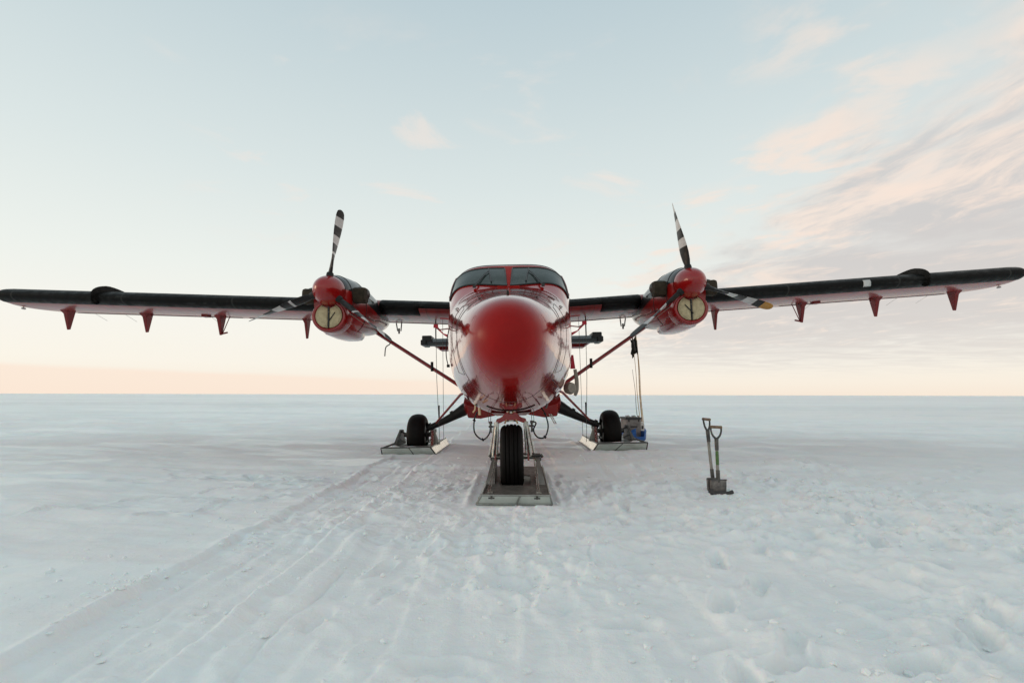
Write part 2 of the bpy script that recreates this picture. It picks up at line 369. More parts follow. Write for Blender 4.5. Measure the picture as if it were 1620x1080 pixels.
# ------------------------------------------------------------------ mesh builder
class MB:
    def __init__(s): s.v = []; s.f = []; s.m = []
    def add(s, vs, fs, mi=0):
        o = len(s.v); s.v += [tuple(p) for p in vs]
        for i, f in enumerate(fs):
            s.f.append(tuple(o + k for k in f)); s.m.append(mi[i] if isinstance(mi, list) else mi)
    def loft(s, rings, closed=True, cap0=True, cap1=True, mi=0):
        n = len(rings[0]); vs = [p for r in rings for p in r]; fs = []
        kk = n if closed else n - 1
        for i in range(len(rings) - 1):
            for j in range(kk):
                a = i * n + j; b = i * n + (j + 1) % n
                fs.append((a, b, b + n, a + n))
        if closed and cap0: fs.append(tuple(range(n))[::-1])
        if closed and cap1: fs.append(tuple((len(rings) - 1) * n + k for k in range(n)))
        s.add(vs, fs, mi)
    def tube(s, pts, r, seg=8, mi=0, smooth=0, flat=None):
        pts = [Vector(p) for p in pts]
        rr = r if isinstance(r, (list, tuple)) else [r] * len(pts)
        if smooth:
            P = []; Q = []
            for i in range(len(pts) - 1):
                p0 = pts[max(i - 1, 0)]; p1 = pts[i]; p2 = pts[i + 1]; p3 = pts[min(i + 2, len(pts) - 1)]
                for k in range(smooth):
                    t = k / smooth
                    P.append(0.5 * ((2 * p1) + (p2 - p0) * t + (2 * p0 - 5 * p1 + 4 * p2 - p3) * t * t + (3 * p1 - p0 - 3 * p2 + p3) * t ** 3))
                    Q.append(rr[i] * (1 - t) + rr[i + 1] * t)
            P.append(pts[-1]); Q.append(rr[-1]); pts, rr = P, Q
        rings = []; up = None
        for i, p in enumerate(pts):
            d = (pts[min(i + 1, len(pts) - 1)] - pts[max(i - 1, 0)]).normalized()
            if up is None:
                up = Vector((0, 0, 1)) if abs(d.z) < 0.9 else Vector((0, 1, 0))
            a = d.cross(up).normalized(); b = a.cross(d).normalized(); up = b
            fl = flat or (1, 1)
            rings.append([p + (a * math.cos(q) * fl[0] + b * math.sin(q) * fl[1]) * rr[i] for q in [2 * math.pi * k / seg for k in range(seg)]])
        s.loft(rings, mi=mi)
    def box(s, c, size, rot=None, mi=0, taper=(1, 1)):
        hx, hy, hz = [k / 2 for k in size]; c = Vector(c)
        vs = []
        for z in (-1, 1):
            tx, ty = taper if z > 0 else (1, 1)
            for x, y in ((-1, -1), (1, -1), (1, 1), (-1, 1)):
                p = Vector((x * hx * tx, y * hy * ty, z * hz))
                if rot is not None: p = rot @ p
                vs.append(c + p)
        s.add(vs, [(3, 2, 1, 0), (4, 5, 6, 7), (0, 1, 5, 4), (1, 2, 6, 5), (2, 3, 7, 6), (3, 0, 4, 7)], mi)
    def prism(s, poly, d, mi=0):
        """poly: list of 3-D points of a planar outline; d: thickness vector"""
        d = Vector(d); n = len(poly)
        a = [Vector(p) - d / 2 for p in poly]; b = [Vector(p) + d / 2 for p in poly]
        fs = [tuple(range(n))[::-1], tuple(range(n, 2 * n))]
        for i in range(n):
            j = (i + 1) % n; fs.append((i, j, n + j, n + i))
        s.add(a + b, fs, mi)
    def lathe(s, prof, c, axis, seg=32, mi=0):
        """prof: (distance along axis, radius)"""
        axis = Vector(axis).normalized(); c = Vector(c)
        up = Vector((0, 0, 1)) if abs(axis.z) < 0.9 else Vector((1, 0, 0))
        a = axis.cross(up).normalized(); b = a.cross(axis).normalized()
        rings = [[c + axis * h + (a * math.cos(q) + b * math.sin(q)) * max(r, 1e-4) for q in [2 * math.pi * k / seg for k in range(seg)]] for h, r in prof]
        s.loft(rings, mi=mi)
    def build(s, name, mats, parent=None, origin=(0, 0, 0), smooth=True, angle=35, bevel=0.0):
        me = bpy.data.meshes.new(name)
        o = Vector(origin)
        me.from_pydata([tuple(Vector(p) - o) for p in s.v], [], s.f)
        if not isinstance(mats, (list, tuple)): mats = [mats]
        for m in mats: me.materials.append(M[m])
        me.polygons.foreach_set('material_index', s.m)
        me.validate(); me.update()
        import bmesh
        bm = bmesh.new(); bm.from_mesh(me)
        bmesh.ops.recalc_face_normals(bm, faces=bm.faces)
        bm.to_mesh(me); bm.free()
        if smooth:
            me.polygons.foreach_set('use_smooth', [True] * len(me.polygons))
            me.set_sharp_from_angle(angle=R(angle))
        ob = bpy.data.objects.new(name, me); COL.objects.link(ob)
        if parent: ob.parent = parent
        else: ob.location = origin
        if bevel:
            bv = ob.modifiers.new('bevel', 'BEVEL'); bv.width = bevel; bv.segments = 2; bv.limit_method = 'ANGLE'; bv.angle_limit = R(40)
        return ob

def tag(o, label=None, cat=None, group=None, kind=None):
    if label: o['label'] = label
    if cat: o['category'] = cat
    if group: o['group'] = group
    if kind: o['kind'] = kind
    return o
def empty(name, loc, rz=0.0):
    o = bpy.data.objects.new(name, None); COL.objects.link(o); o.location = loc; o.rotation_euler = (0, 0, rz)
    o.empty_display_size = 0.2
    return o
def lerp_table(tab, x):
    if x <= tab[0][0]: return tab[0][1:]
    for a, b in zip(tab, tab[1:]):
        if x <= b[0]:
            t = (x - a[0]) / (b[0] - a[0])
            return tuple(p + (q - p) * t for p, q in zip(a[1:], b[1:]))
    return tab[-1][1:]
def cubic_table(tab, x):
    n = len(tab)
    if x <= tab[0][0]: return tab[0][1:]
    if x >= tab[-1][0]: return tab[-1][1:]
    for i in range(n - 1):
        if x <= tab[i + 1][0]:
            x0, x1 = tab[i][0], tab[i + 1][0]; h = x1 - x0; t = (x - x0) / h
            out = []
            for k in range(1, len(tab[0])):
                y0, y1 = tab[i][k], tab[i + 1][k]
                d = (y1 - y0) / h
                dl = (y0 - tab[i - 1][k]) / (x0 - tab[i - 1][0]) if i > 0 else d
                dr = (tab[i + 2][k] - y1) / (tab[i + 2][0] - x1) if i + 2 < n else d
                m0 = 0 if dl * d <= 0 else 2 * dl * d / (dl + d)      # monotone slopes
                m1 = 0 if dr * d <= 0 else 2 * dr * d / (dr + d)
                if i == 0: m0 = d * 1.4 if x0 < 4.3 else d
                out.append((2 * t**3 - 3 * t**2 + 1) * y0 + (t**3 - 2 * t**2 + t) * h * m0 + (-2 * t**3 + 3 * t**2) * y1 + (t**3 - t**2) * h * m1)
            return tuple(out)

# ================================================================== SNOW GROUND
def vnoise(x, y, seed=0):
    xi = np.floor(x).astype(np.int64); yi = np.floor(y).astype(np.int64)
    xf = x - xi; yf = y - yi
    def h(a, b):
        n = (a * 374761393 + b * 668265263 + seed * 974634777) & 0x7fffffff
        n = ((n ^ (n >> 13)) * 1274126177) & 0x7fffffff
        n = n ^ (n >> 16)
        return (n & 0xffff) / 65535.0
    ux = xf * xf * xf * (xf * (xf * 6 - 15) + 10); uy = yf * yf * yf * (yf * (yf * 6 - 15) + 10)
    a = h(xi, yi); b = h(xi + 1, yi); c = h(xi, yi + 1); d = h(xi + 1, yi + 1)
    return (a * (1 - ux) + b * ux) * (1 - uy) + (c * (1 - ux) + d * ux) * uy
def fbm(x, y, oct=4, seed=0, gain=0.5):
    s = np.zeros_like(x); a = 1.0; t = 0
    for i in range(oct):
        ca, sa = math.cos(0.6 * i), math.sin(0.6 * i)
        s += a * vnoise((x * ca - y * sa) * 2**i + 17 * i, (x * sa + y * ca) * 2**i + 31 * i, seed + i); t += a; a *= gain
    return s / t
def sst(x, a, b):
    t = np.clip((x - a) / (b - a), 0, 1); return t * t * (3 - 2 * t)

def snow_height(x, y):
    d = np.sqrt(x * x + y * y)
    H = (fbm(x * 0.10 + 3, y * 0.16, 3, 5) - 0.5) * 0.09 * sst(d, 2, 9)
    # wind-packed sastrugi, long across the view
    fade = 1 - sst(d, 60, 160)
    wx = x + 2.0 * fbm(x * 0.3, y * 0.3, 2, 9)
    s1 = fbm(wx * 0.55 + 0.25 * y, y * 2.1 + 0.35 * x, 4, 21)
    H += (s1 - 0.5) * 0.125 * sst(y, 1.0, 7.0) * fade * (1 - 0.65 * np.exp(-((x / 2.2) ** 2)) * (y < 14))
    s3 = fbm(wx * 1.3 + 0.4 * y, y * 5.0 + 0.8 * x, 4, 25, 0.6)
    H += (s3 - 0.5) * 0.045 * sst(y, 2.0, 5.0) * (1 - sst(d, 25, 60)) * sst(fbm(x * 0.5, y * 0.6, 2, 27), 0.35, 0.6)
    s2 = fbm(x * 0.10, y * 0.75 + 0.08 * x, 4, 41)
    H += sst(s2, 0.50, 0.58) * 0.045 * sst(d, 4.5, 8) * fade
    # churned, trampled snow around the nose and to the right of it
    cm = sst(x, -1.3, 0.2) * (1 - sst(x, 4.0, 6.5)) * (1 - sst(y, 7.5, 10.5)) + 0.8 * np.exp(-((x + 1.35) / 0.8) ** 2 - ((y - 5.4) / 2.2) ** 2) + 0.35 * sst(x, -2.3, -1.9) * (1 - sst(x, -1.5, -1.0)) * (1 - sst(y, 8, 9.5))
    patch = sst(fbm(x * 0.9 + 5, y * 0.9, 3, 61), 0.38, 0.60)
    cm = np.clip(cm, 0, 1) * (0.25 + 0.75 * patch)
    b1 = np.abs(fbm(x * 3.0, y * 3.0, 3, 71) - 0.5) * 2
    b2 = np.abs(fbm(x * 7.5, y * 7.5, 3, 81, 0.6) - 0.5) * 2
    H += cm * (0.095 * (0.5 - b1) + 0.046 * (0.45 - b2))
    H += (fbm(x * 1.5 + 7, y * 1.7, 3, 151) - 0.5) * 0.055 * sst(y, 1.0, 2.0) * (1 - sst(d, 9, 16)) * (0.35 + 0.65 * sst(x, -1.4, 0.5))
    H += 0.022 * np.exp(-((x - 2.27) / 0.17) ** 2 - ((y - 5.68) / 0.11) ** 2) * (0.5 + fbm(x * 14, y * 14, 2, 141))
    H += np.clip(cm + 0.25, 0, 1) * (0.4 - np.abs(fbm(x * 16, y * 16, 2, 86, 0.6) - 0.5) * 2) * 0.008 * (1 - sst(d, 6, 12))
    H += (fbm(x * 4.0, y * 4.0, 3, 91) - 0.5) * 0.012 * (1 - sst(d, 8, 25))
    # broken crust blocks
    bl = fbm(x * 5.0, y * 5.0, 2, 101)
    H += cm * sst(bl, 0.60, 0.68) * 0.022
    # ski tracks running straight ahead under the aircraft
    wob = 0.035 * (fbm(y * 1.3, x * 0 + 2, 3, 111) - 0.5) * 2
    def track(xa, xb, dep, ya, yb, ridge, seed):
        xx = x + wob
        brk = sst(fbm(y * 0.9 + seed * 3.3, y * 0 + seed, 3, seed), 0.30, 0.55)
        ins = sst(xx, xa - 0.02, xa + 0.03) * (1 - sst(xx, xb - 0.03, xb + 0.02))
        yl = sst(y, ya - 0.3, ya + 0.3) * (1 - sst(y, yb - 0.3, yb + 0.3))
        rd = (np.exp(-((xx - xa + 0.035) / 0.040) ** 2) + 0.7 * np.exp(-((xx - xb - 0.035) / 0.035) ** 2)) * (0.10 + 0.90 * brk)
        rough = 1 + 0.5 * (fbm(x * 12, y * 5, 2, seed + 5) - 0.5)
        return yl * (-dep * ins + ridge * rd * rough)
    H += track(-2.12, -1.42, 0.034, -3, 9.6, 0.026, 3)
    H += track(-1.08, -0.55, 0.012, -3, 4.2, 0.005, 4)
    H += track(-0.30, 0.02, 0.012, -3, 5.0, 0.004, 6) * 0.8
    H += track(0.05, 0.34, 0.010, -3, 4.6, 0.004, 7) * 0.8
    H += track(0.46, 0.66, 0.012, 5.2, 14, 0.012, 12)
    H += track(-0.34, 0.40, 0.014, 7.0, 40, 0.010, 14)
    H += track(-2.35, -1.45, 0.016, 11.4, 40, 0.012, 15)
    H += track(1.45, 2.35, 0.016, 11.4, 40, 0.012, 16)
    H += track(1.75, 2.56, 0.014, -3, 3.9, 0.008, 8)
    H += track(0.70, 0.95, 0.014, -3, 3.4, 0.006, 10)
    # scuffed bundle of ski lines between the main tracks
    for xc, am_, wd, sd0 in ((-1.92, 0.010, 0.035, 201), (-1.78, 0.012, 0.03, 202), (-1.62, 0.010, 0.05, 203), (-1.25, 0.012, 0.04, 204), (-0.92, 0.010, 0.05, 205), (-0.70, 0.008, 0.04, 206), (0.52, 0.010, 0.04, 207), (1.30, 0.010, 0.05, 208), (2.05, 0.010, 0.04, 209)):
        wv_ = xc + 0.05 * (fbm(y * 0.8, y * 0 + sd0, 3, sd0) - 0.5) * 2
        on = sst(fbm(y * 0.7 + sd0, y * 0 + 1, 3, sd0 + 30), 0.42, 0.60)
        H -= am_ * on * (np.exp(-((x - wv_) / wd) ** 2) - 0.6 * np.exp(-((x - wv_ - 1.8 * wd) / wd) ** 2)) * (1 - sst(y, 7.5, 9.3))
    # cracked edge beside the left track
    cx = -1.10 + 0.05 * (fbm(y * 3.2, y * 0 + 9, 3, 120) - 0.5) * 2
    H -= 0.018 * np.exp(-((x - cx) / 0.016) ** 2) * sst(y, 1.2, 1.5) * (1 - sst(y, 3.1, 3.5))
    # footprints
    rng = np.random.RandomState(11)
    prints = []
    def walk(x0, y0, ang, n, step=0.36, dep=0.03):
        px, py = x0, y0
        for i in range(n):
            ang += rng.uniform(-0.10, 0.10)
            px += math.sin(ang) * step; py += math.cos(ang) * step
            side = 0.11 if i % 2 else -0.11
            prints.append((px + side * math.cos(ang), py - side * math.sin(ang), ang + rng.uniform(-0.2, 0.2), dep * rng.uniform(0.6, 1.3)))
    walk(1.9, 1.3, 0.35, 9, dep=0.05); walk(2.6, 1.9, 0.5, 10, dep=0.045); walk(0.9, 1.6, 0.2, 9, dep=0.04); walk(3.3, 3.6, 0.9, 9, dep=0.04)
    walk(-3.6, 5.2, 1.2, 7, dep=0.045); walk(-4.4, 4.4, 0.6, 8, dep=0.045); walk(-3.3, 4.3, 0.3, 8, dep=0.04); walk(-5.2, 6.2, 1.3, 9, dep=0.045); walk(3.1, 2.6, 0.15, 14, dep=0.04); walk(-0.9, 2.2, 0.15, 9, dep=0.028)
    walk(-2.3, 6.2, -1.2, 8, dep=0.045); walk(1.3, 3.4, -0.25, 10, dep=0.035); walk(4.4, 3.9, -0.6, 12, dep=0.035); walk(-1.6, 4.2, 0.6, 8, dep=0.028)
    walk(2.1, 5.9, -1.1, 7, dep=0.03); walk(4.8, 6.0, 0.9, 10, dep=0.03); walk(0.2, 2.3, 1.4, 8, dep=0.03)
    prints += [(1.15, 2.12, 1.2, 0.05), (1.62, 2.10, 1.35, 0.045), (-0.28, 2.12, 1.5, 0.03)]
    for px, py, a, dep in prints:
        mk = (np.abs(x - px) < 0.42) & (np.abs(y - py) < 0.42)
        if not mk.any(): continue
        ex = x[mk] - px; ey = y[mk] - py
        ex = ex + 0.05 * (fbm(x[mk] * 9, y[mk] * 9, 2, 33) - 0.5); ey = ey + 0.05 * (fbm(x[mk] * 9, y[mk] * 9, 2, 35) - 0.5)
        lx = ex * math.cos(a) - ey * math.sin(a); ly = ex * math.sin(a) + ey * math.cos(a)
        waist = 1 - 0.22 * np.exp(-((ly + 0.02) / 0.05) ** 2)
        r = np.sqrt((lx / (0.060 * waist)) ** 2 + (ly / 0.150) ** 2)
        H[mk] += -dep * (1 - sst(r, 0.62, 1.12)) + dep * 0.40 * np.exp(-((r - 1.35) / 0.30) ** 2)
    # the snow lies a touch higher under the right-hand ski
    H += 0.020 * x * np.exp(-((x / 3.6) ** 2) - ((y - 9.5) / 5.0) ** 2)
    # flat bearing patches under the three skis
    for sxx, ya, yb, hw, lvl in ((-1.90, 9.3, 11.7, 0.55, -0.020), (1.97, 9.3, 11.7, 0.55, 0.040), (0.02, 4.95, 7.2, 0.43, 0.012)):
        mm = np.exp(-np.maximum(0, np.abs(x - sxx) - hw) ** 2 / 0.015) * np.exp(-np.maximum(0, np.abs(y - (ya + yb) / 2) - (yb - ya) / 2) ** 2 / 0.02)
        H = H * (1 - mm) + lvl * mm
        inside_y = sst(y, ya - 0.1, ya + 0.1) * (1 - sst(y, yb - 0.2, yb))
        H += 0.026 * inside_y * np.exp(-((np.abs(x - sxx) - hw - 0.035) / 0.035) ** 2) * (0.2 + 1.3 * fbm(x * 6, y * 5, 3, 160))
    # little drift pushed up in front of each ski toe
    for sxx, yy, hw, am in ((-1.90, 9.25, 0.42, 0.03), (1.97, 9.25, 0.42, 0.045), (0.04, 4.84, 0.36, 0.022)):
        H += am * np.exp(-((y - yy) / 0.09) ** 2) * np.exp(-np.maximum(0, np.abs(x - sxx) - hw) ** 2 / 0.01) * (0.3 + 1.1 * fbm(x * 5, y * 5, 3, 130))
    # relief dies out at the horizon
    return H * (1 - sst(d, 150, 900))

def axis_coords(a0, k, lim):
    out = [0.0]; s = a0
    while out[-1] < lim:
        s = a0 + k * out[-1]; out.append(out[-1] + s)
    return np.array(out)
xp = axis_coords(0.011, 0.0050, 22.0)
far = [22.0]
while far[-1] < 25000: far.append(far[-1] * 1.09)
xpos = np.concatenate([xp[:-1], np.array(far)])
XS = np.concatenate([-xpos[::-1][:-1], xpos])
yy = [1.45]
while yy[-1] < 45: yy.append(yy[-1] + max(0.009, 0.0048 * yy[-1]))
while yy[-1] < 25000: yy.append(yy[-1] * 1.05)
back = []; q = 1.45; st_ = 0.02
while q > -25000:
    st_ *= 1.14; q -= st_; back.append(q)
YS = np.array(back[::-1] + yy)
GX, GY = np.meshgrid(XS, YS)
GZ = snow_height(GX, GY)
nyy, nxx = GX.shape
me = bpy.data.meshes.new('snow_ground')
me.vertices.add(nxx * nyy)
me.vertices.foreach_set('co', np.stack([GX, GY, GZ], -1).astype(np.float32).ravel())
idx = np.arange(nxx * nyy).reshape(nyy, nxx)
quads = np.stack([idx[:-1, :-1], idx[:-1, 1:], idx[1:, 1:], idx[1:, :-1]], -1).reshape(-1, 4)
me.loops.add(quads.size); me.polygons.add(len(quads))
me.loops.foreach_set('vertex_index', quads.ravel().astype(np.int32))
me.polygons.foreach_set('loop_start', np.arange(0, quads.size, 4, dtype=np.int32))
me.polygons.foreach_set('use_smooth', np.ones(len(quads), dtype=bool))
me.update(calc_edges=True)
me.materials.append(M['snow'])
ground = bpy.data.objects.new('snow_ground', me); COL.objects.link(ground)
tag(ground, kind='structure')
def ground_z(x, y):
    return float(snow_height(np.array([[float(x)]]), np.array([[float(y)]]))[0, 0])

# crumbs and small broken plates of crust lying on the trampled snow
def crumbs():
    rng = np.random.RandomState(5); mb = MB()
    import bmesh
    bm = bmesh.new(); bmesh.ops.create_icosphere(bm, subdivisions=1, radius=1.0)
    bv = np.array([v.co[:] for v in bm.verts]); bf = [tuple(v.index for v in f.verts) for f in bm.faces]; bm.free()
    pts = []
    cl = [(rng.uniform(-1.8, 5.0), rng.uniform(1.9, 8.5), rng.uniform(0.15, 0.6)) for _ in range(60)]
    cl += [(rng.uniform(-2.2, -1.0), rng.uniform(2.0, 8.0), rng.uniform(0.15, 0.5)) for _ in range(16)]
    for cx_, cy_, sp_ in cl:
        for _ in range(rng.randint(20, 60)): pts.append((rng.normal(cx_, sp_), rng.normal(cy_, sp_)))
    for _ in range(1100): pts.append((rng.uniform(-3.5, 5), rng.uniform(1.8, 8)))
    for _ in range(160): pts.append((rng.normal(2.27, 0.16), rng.normal(5.55, 0.10)))
    pts = np.array([p for p in pts if p[1] > 1.6])
    zz = snow_height(pts[:, 0][None, :].copy(), pts[:, 1][None, :].copy())[0]
    for (px, py), pz in zip(pts, zz):
        r = 0.0035 + 0.010 * rng.rand() ** 3 * 1.6
        sc = np.array([rng.uniform(.7, 1.5), rng.uniform(.7, 1.5), rng.uniform(.35, .8)]) * r
        vv = bv * (1 + rng.uniform(-.28, .28, (len(bv), 1))) * sc
        a = rng.uniform(0, 6.28); c, s_ = math.cos(a), math.sin(a)
        vv = np.stack([vv[:, 0] * c - vv[:, 1] * s_ + px, vv[:, 0] * s_ + vv[:, 1] * c + py, vv[:, 2] + pz + sc[2] * 0.35], -1)
        mb.add(vv.tolist(), bf)
    o = mb.build('snow_crumbs', 'snow', angle=30); tag(o, 'loose crumbs of broken snow crust scattered over the trampled ground', 'snow crumbs', kind='stuff')
crumbs()

# ================================================================== AIRCRAFT
O = (0.0, 8.0, 0.0)
plane = empty('ski_plane', (0.022, 8.0, 0.0))
plane.rotation_euler = (0, R(-1.35), R(-0.28))
tag(plane, 'red twin engine propeller plane with black edged high wings parked on skis', 'airplane')
def part(mb, name, mats, parent=plane, **kw):
    return mb.build(name, mats, parent, origin=O, **kw)

# ---- fuselage:  Y, half width, z_top, z_bottom, z_mid, n_up, n_down
FUS = [
    (4.000, 0.015, 1.600, 1.570, 1.585, 2.0, 2.0),
    (4.015, 0.095, 1.680, 1.490, 1.586, 2.0, 2.0),
    (4.060, 0.185, 1.762, 1.400, 1.588, 2.0, 2.0),
    (4.150, 0.273, 1.850, 1.305, 1.600, 2.0, 2.0),
    (4.320, 0.355, 1.938, 1.200, 1.625, 2.0, 2.0),
    (4.600, 0.435, 2.022, 1.105, 1.665, 2.05, 2.05),
    (5.000, 0.525, 2.118, 1.020, 1.710, 2.1, 2.1),
    (5.500, 0.630, 2.244, 0.935, 1.760, 2.3, 2.2),
    (5.950, 0.722, 2.368, 0.875, 1.798, 2.6, 2.3),
    (6.250, 0.776, 2.452, 0.845, 1.815, 2.95, 2.35),
    (6.300, 0.785, 2.475, 0.842, 1.820, 3.1, 2.35),
    (6.650, 0.830, 2.700, 0.832, 1.845, 3.6, 2.4),
    (6.900, 0.858, 2.850, 0.825, 1.860, 3.9, 2.4),
    (7.000, 0.868, 2.905, 0.823, 1.870, 4.1, 2.4),
    (7.300, 0.892, 3.030, 0.818, 1.880, 4.2, 2.5),
    (7.800, 0.915, 3.120, 0.812, 1.890, 4.1, 2.6),
    (8.500, 0.915, 3.150, 0.810, 1.890, 3.6, 2.7),
    (12.00, 0.915, 3.150, 0.830, 1.890, 3.4, 2.7),
    (13.50, 0.780, 3.030, 1.120, 1.950, 2.8, 2.5),
    (15.50, 0.520, 2.990, 1.660, 2.250, 2.4, 2.2),
    (17.50, 0.270, 2.930, 2.200, 2.560, 2.0, 2.0),
    (19.20, 0.090, 2.850, 2.600, 2.720, 2.0, 2.0),
    (19.60, 0.020, 2.780, 2.720, 2.750, 2.0, 2.0),
]
def fus_params(Y):
    w_, zt, zb, zc, nu, nd = lerp_table(FUS, Y) if (6.25 <= Y <= 6.30) else cubic_table(FUS, Y)
    return w_, zt, zb, zc, nu, nd
def fus_pt(Y, th, off=0.0):
    """th: 0 = +x side, pi/2 = top"""
    w_, zt, zb, zc, nu, nd = fus_params(Y)
    c, s_ = math.cos(th), math.sin(th)
    if s_ >= 0: n = nu; h = zt - zc
    else: n = nd; h = zc - zb
    x = w_ * math.copysign(abs(c) ** (2 / n), c); z = zc + h * math.copysign(abs(s_) ** (2 / n), s_)
    p = Vector((x, Y, z))
    if off:
        e = 0.004
        q = Vector(fus_pt(Y, th + e)); r = Vector(fus_pt(Y + 0.01, th))
        nn_ = (q - p).cross(r - p)
        if nn_.length > 1e-12:
            nn_.normalize()
            if nn_.dot(Vector((c, -0.05, s_))) < 0: nn_ = -nn_
            p = p + nn_ * off
    return p
NS = 96
ys = []
for a, b in zip(FUS, FUS[1:]):
    k = max(2, int((b[0] - a[0]) / 0.07)) if b[0] < 9 else max(2, int((b[0] - a[0]) / 0.3))
    ys += [a[0] + (b[0] - a[0]) * i / k for i in range(k)]
ys.append(FUS[-1][0])
mb = MB()
rings = [[fus_pt(Y, 2 * math.pi * k / NS) for k in range(NS)] for Y in ys]
mb.loft(rings)
fi = 0
for i in range(len(ys) - 1):
    for j in range(NS):
        ang = 360 * (j + 0.5) / NS
        if ys[i] >= 7.09 and 47 < ang < 133: mb.m[fi] = 1
        fi += 1
fus = part(mb, 'fuselage', ['fuselage_red', 'matte_black'], angle=50)

def surf_patch(name, corners, mat, parent, off=0.006, nu=14, nv=8, thick=0.008, edge=None, edge_mat='seal_black', edge_r=0.010):
    """corners (Y, theta in degrees): A bottom start, B bottom end, C top end, D top start; laid on the fuselage skin"""
    A, B, C_, D_ = corners
    def P(u_, v_, o_):
        Y = (A[0] * (1 - u_) + B[0] * u_) * (1 - v_) + (D_[0] * (1 - u_) + C_[0] * u_) * v_
        th = (A[1] * (1 - u_) + B[1] * u_) * (1 - v_) + (D_[1] * (1 - u_) + C_[1] * u_) * v_
        return fus_pt(Y, R(th), o_)
    mb = MB()
    top = [[P(i / nu, j / nv, off) for i in range(nu + 1)] for j in range(nv + 1)]
    bot = [[P(i / nu, j / nv, off - thick) for i in range(nu + 1)] for j in range(nv + 1)]
    rim_t = [top[0][i] for i in range(nu + 1)] + [top[j][nu] for j in range(1, nv + 1)] + [top[nv][i] for i in range(nu - 1, -1, -1)] + [top[j][0] for j in range(nv - 1, 0, -1)]
    rim_b = [bot[0][i] for i in range(nu + 1)] + [bot[j][nu] for j in range(1, nv + 1)] + [bot[nv][i] for i in range(nu - 1, -1, -1)] + [bot[j][0] for j in range(nv - 1, 0, -1)]
    mb.loft(top, closed=False)
    mb.loft([rim_t, rim_b], closed=True, cap0=False, cap1=False)
    ob = part(mb, name, mat, parent)
    if edge:
        e = MB(); ring = rim_t + [rim_t[0]]
        e.tube(ring, edge_r, seg=6)
        part(e, edge, edge_mat, ob)
    return ob

# windscreen: two wrapped panes either side of a red post
for s_ in (1, -1):
    def T(a): return a if s_ > 0 else 180 - a
    surf_patch('windscreen_pane', [(6.31, T(89.72)), (6.76, T(22.0)), (7.04, T(43.0)), (6.94, T(89.72))], 'cockpit_glass', plane,
               off=0.010, nu=26, nv=12, edge='window_seal', edge_r=0.011)
    surf_patch('side_window', [(6.86, T(22.0)), (7.35, T(18.0)), (7.40, T(42.0)), (7.14, T(41.0))], 'cockpit_glass', plane, off=0.008, edge='window_seal', edge_mat='dull_red_paint', edge_r=0.012)
    surf_patch('door_window', [(7.48, T(15.0)), (8.10, T(15.0)), (8.05, T(41.0)), (7.52, T(41.0))], 'cockpit_glass', plane, off=0.008, edge='window_seal', edge_mat='dull_red_paint', edge_r=0.012)
    for k in range(5):
        y0 = 8.6 + k * 0.78
        surf_patch('cabin_window', [(y0, T(14.0)), (y0 + 0.42, T(14.0)), (y0 + 0.42, T(36.0)), (y0, T(36.0))], 'cockpit_glass', plane, off=0.006, nu=6, nv=5, edge='window_seal', edge_r=0.008)
    # wiper: arm from the base plus the upright blade beside the post
    wm = MB()
    def W_(Y, th, o_=0.03): return fus_pt(Y, R(T(th)), o_)
    wm.tube([W_(6.36, 68), W_(6.52, 75), W_(6.78, 82.5)], 0.007, 6)
    wm.tube([W_(6.36, 66.5), W_(6.50, 73), W_(6.74, 80.5)], 0.004, 6)
    wm.box(W_(6.35, 67), (0.04, 0.04, 0.03))
    wp_ = part(wm, 'wiper', 'seal_black')
    wb = MB(); wb.tube([W_(6.44, 83.0, 0.022), W_(6.66, 83.2, 0.022), W_(6.90, 83.5, 0.022)], 0.009, 6)
    wb.tube([W_(6.78, 82.5), W_(6.72, 83.4, 0.022)], 0.006, 6)
    part(wb, 'wiper_blade', 'seal_black', wp_)

surf_patch('windscreen_post', [(6.28, 94.0), (6.28, 86.0), (6.97, 86.0), (6.97, 94.0)], 'frame_red', plane, off=0.006, nu=6, nv=14)
surf_patch('windscreen_brow', [(6.955, 152.0), (6.955, 28.0), (7.095, 36.0), (7.095, 144.0)], 'frame_red', plane, off=0.004, nu=60, nv=4)
# panel seams on the nose (thin dark strips) and access doors
sm = MB()
def seam(pts, r=0.0028): sm.tube([fus_pt(Y, R(t_), 0.0005) for Y, t_ in pts], r, 5)
for Yr in (5.02,):
    seam([(Yr, t_) for t_ in range(-178, 184, 4)])
seam([(Y / 100, 90) for Y in range(503, 626, 8)])
seam([(Y / 100, -40) for Y in range(505, 800, 10)]); seam([(Y / 100, -140) for Y in range(505, 800, 10)])
for s_ in (0, 1):
    def T2(a): return a if s_ == 0 else 180 - a
    pts = [(5.10, T2(2)), (5.16, T2(20)), (5.25, T2(36)), (5.56, T2(40)), (5.58, T2(20)), (5.58, T2(0)), (5.50, T2(-28)), (5.12, T2(-34)), (5.10, T2(2))]
    seam([(a[0] + (b[0] - a[0]) * k / 6, a[1] + (b[1] - a[1]) * k / 6) for a, b in zip(pts, pts[1:]) for k in range(6)])
part(sm, 'panel_seam', 'dark_steel', fus)
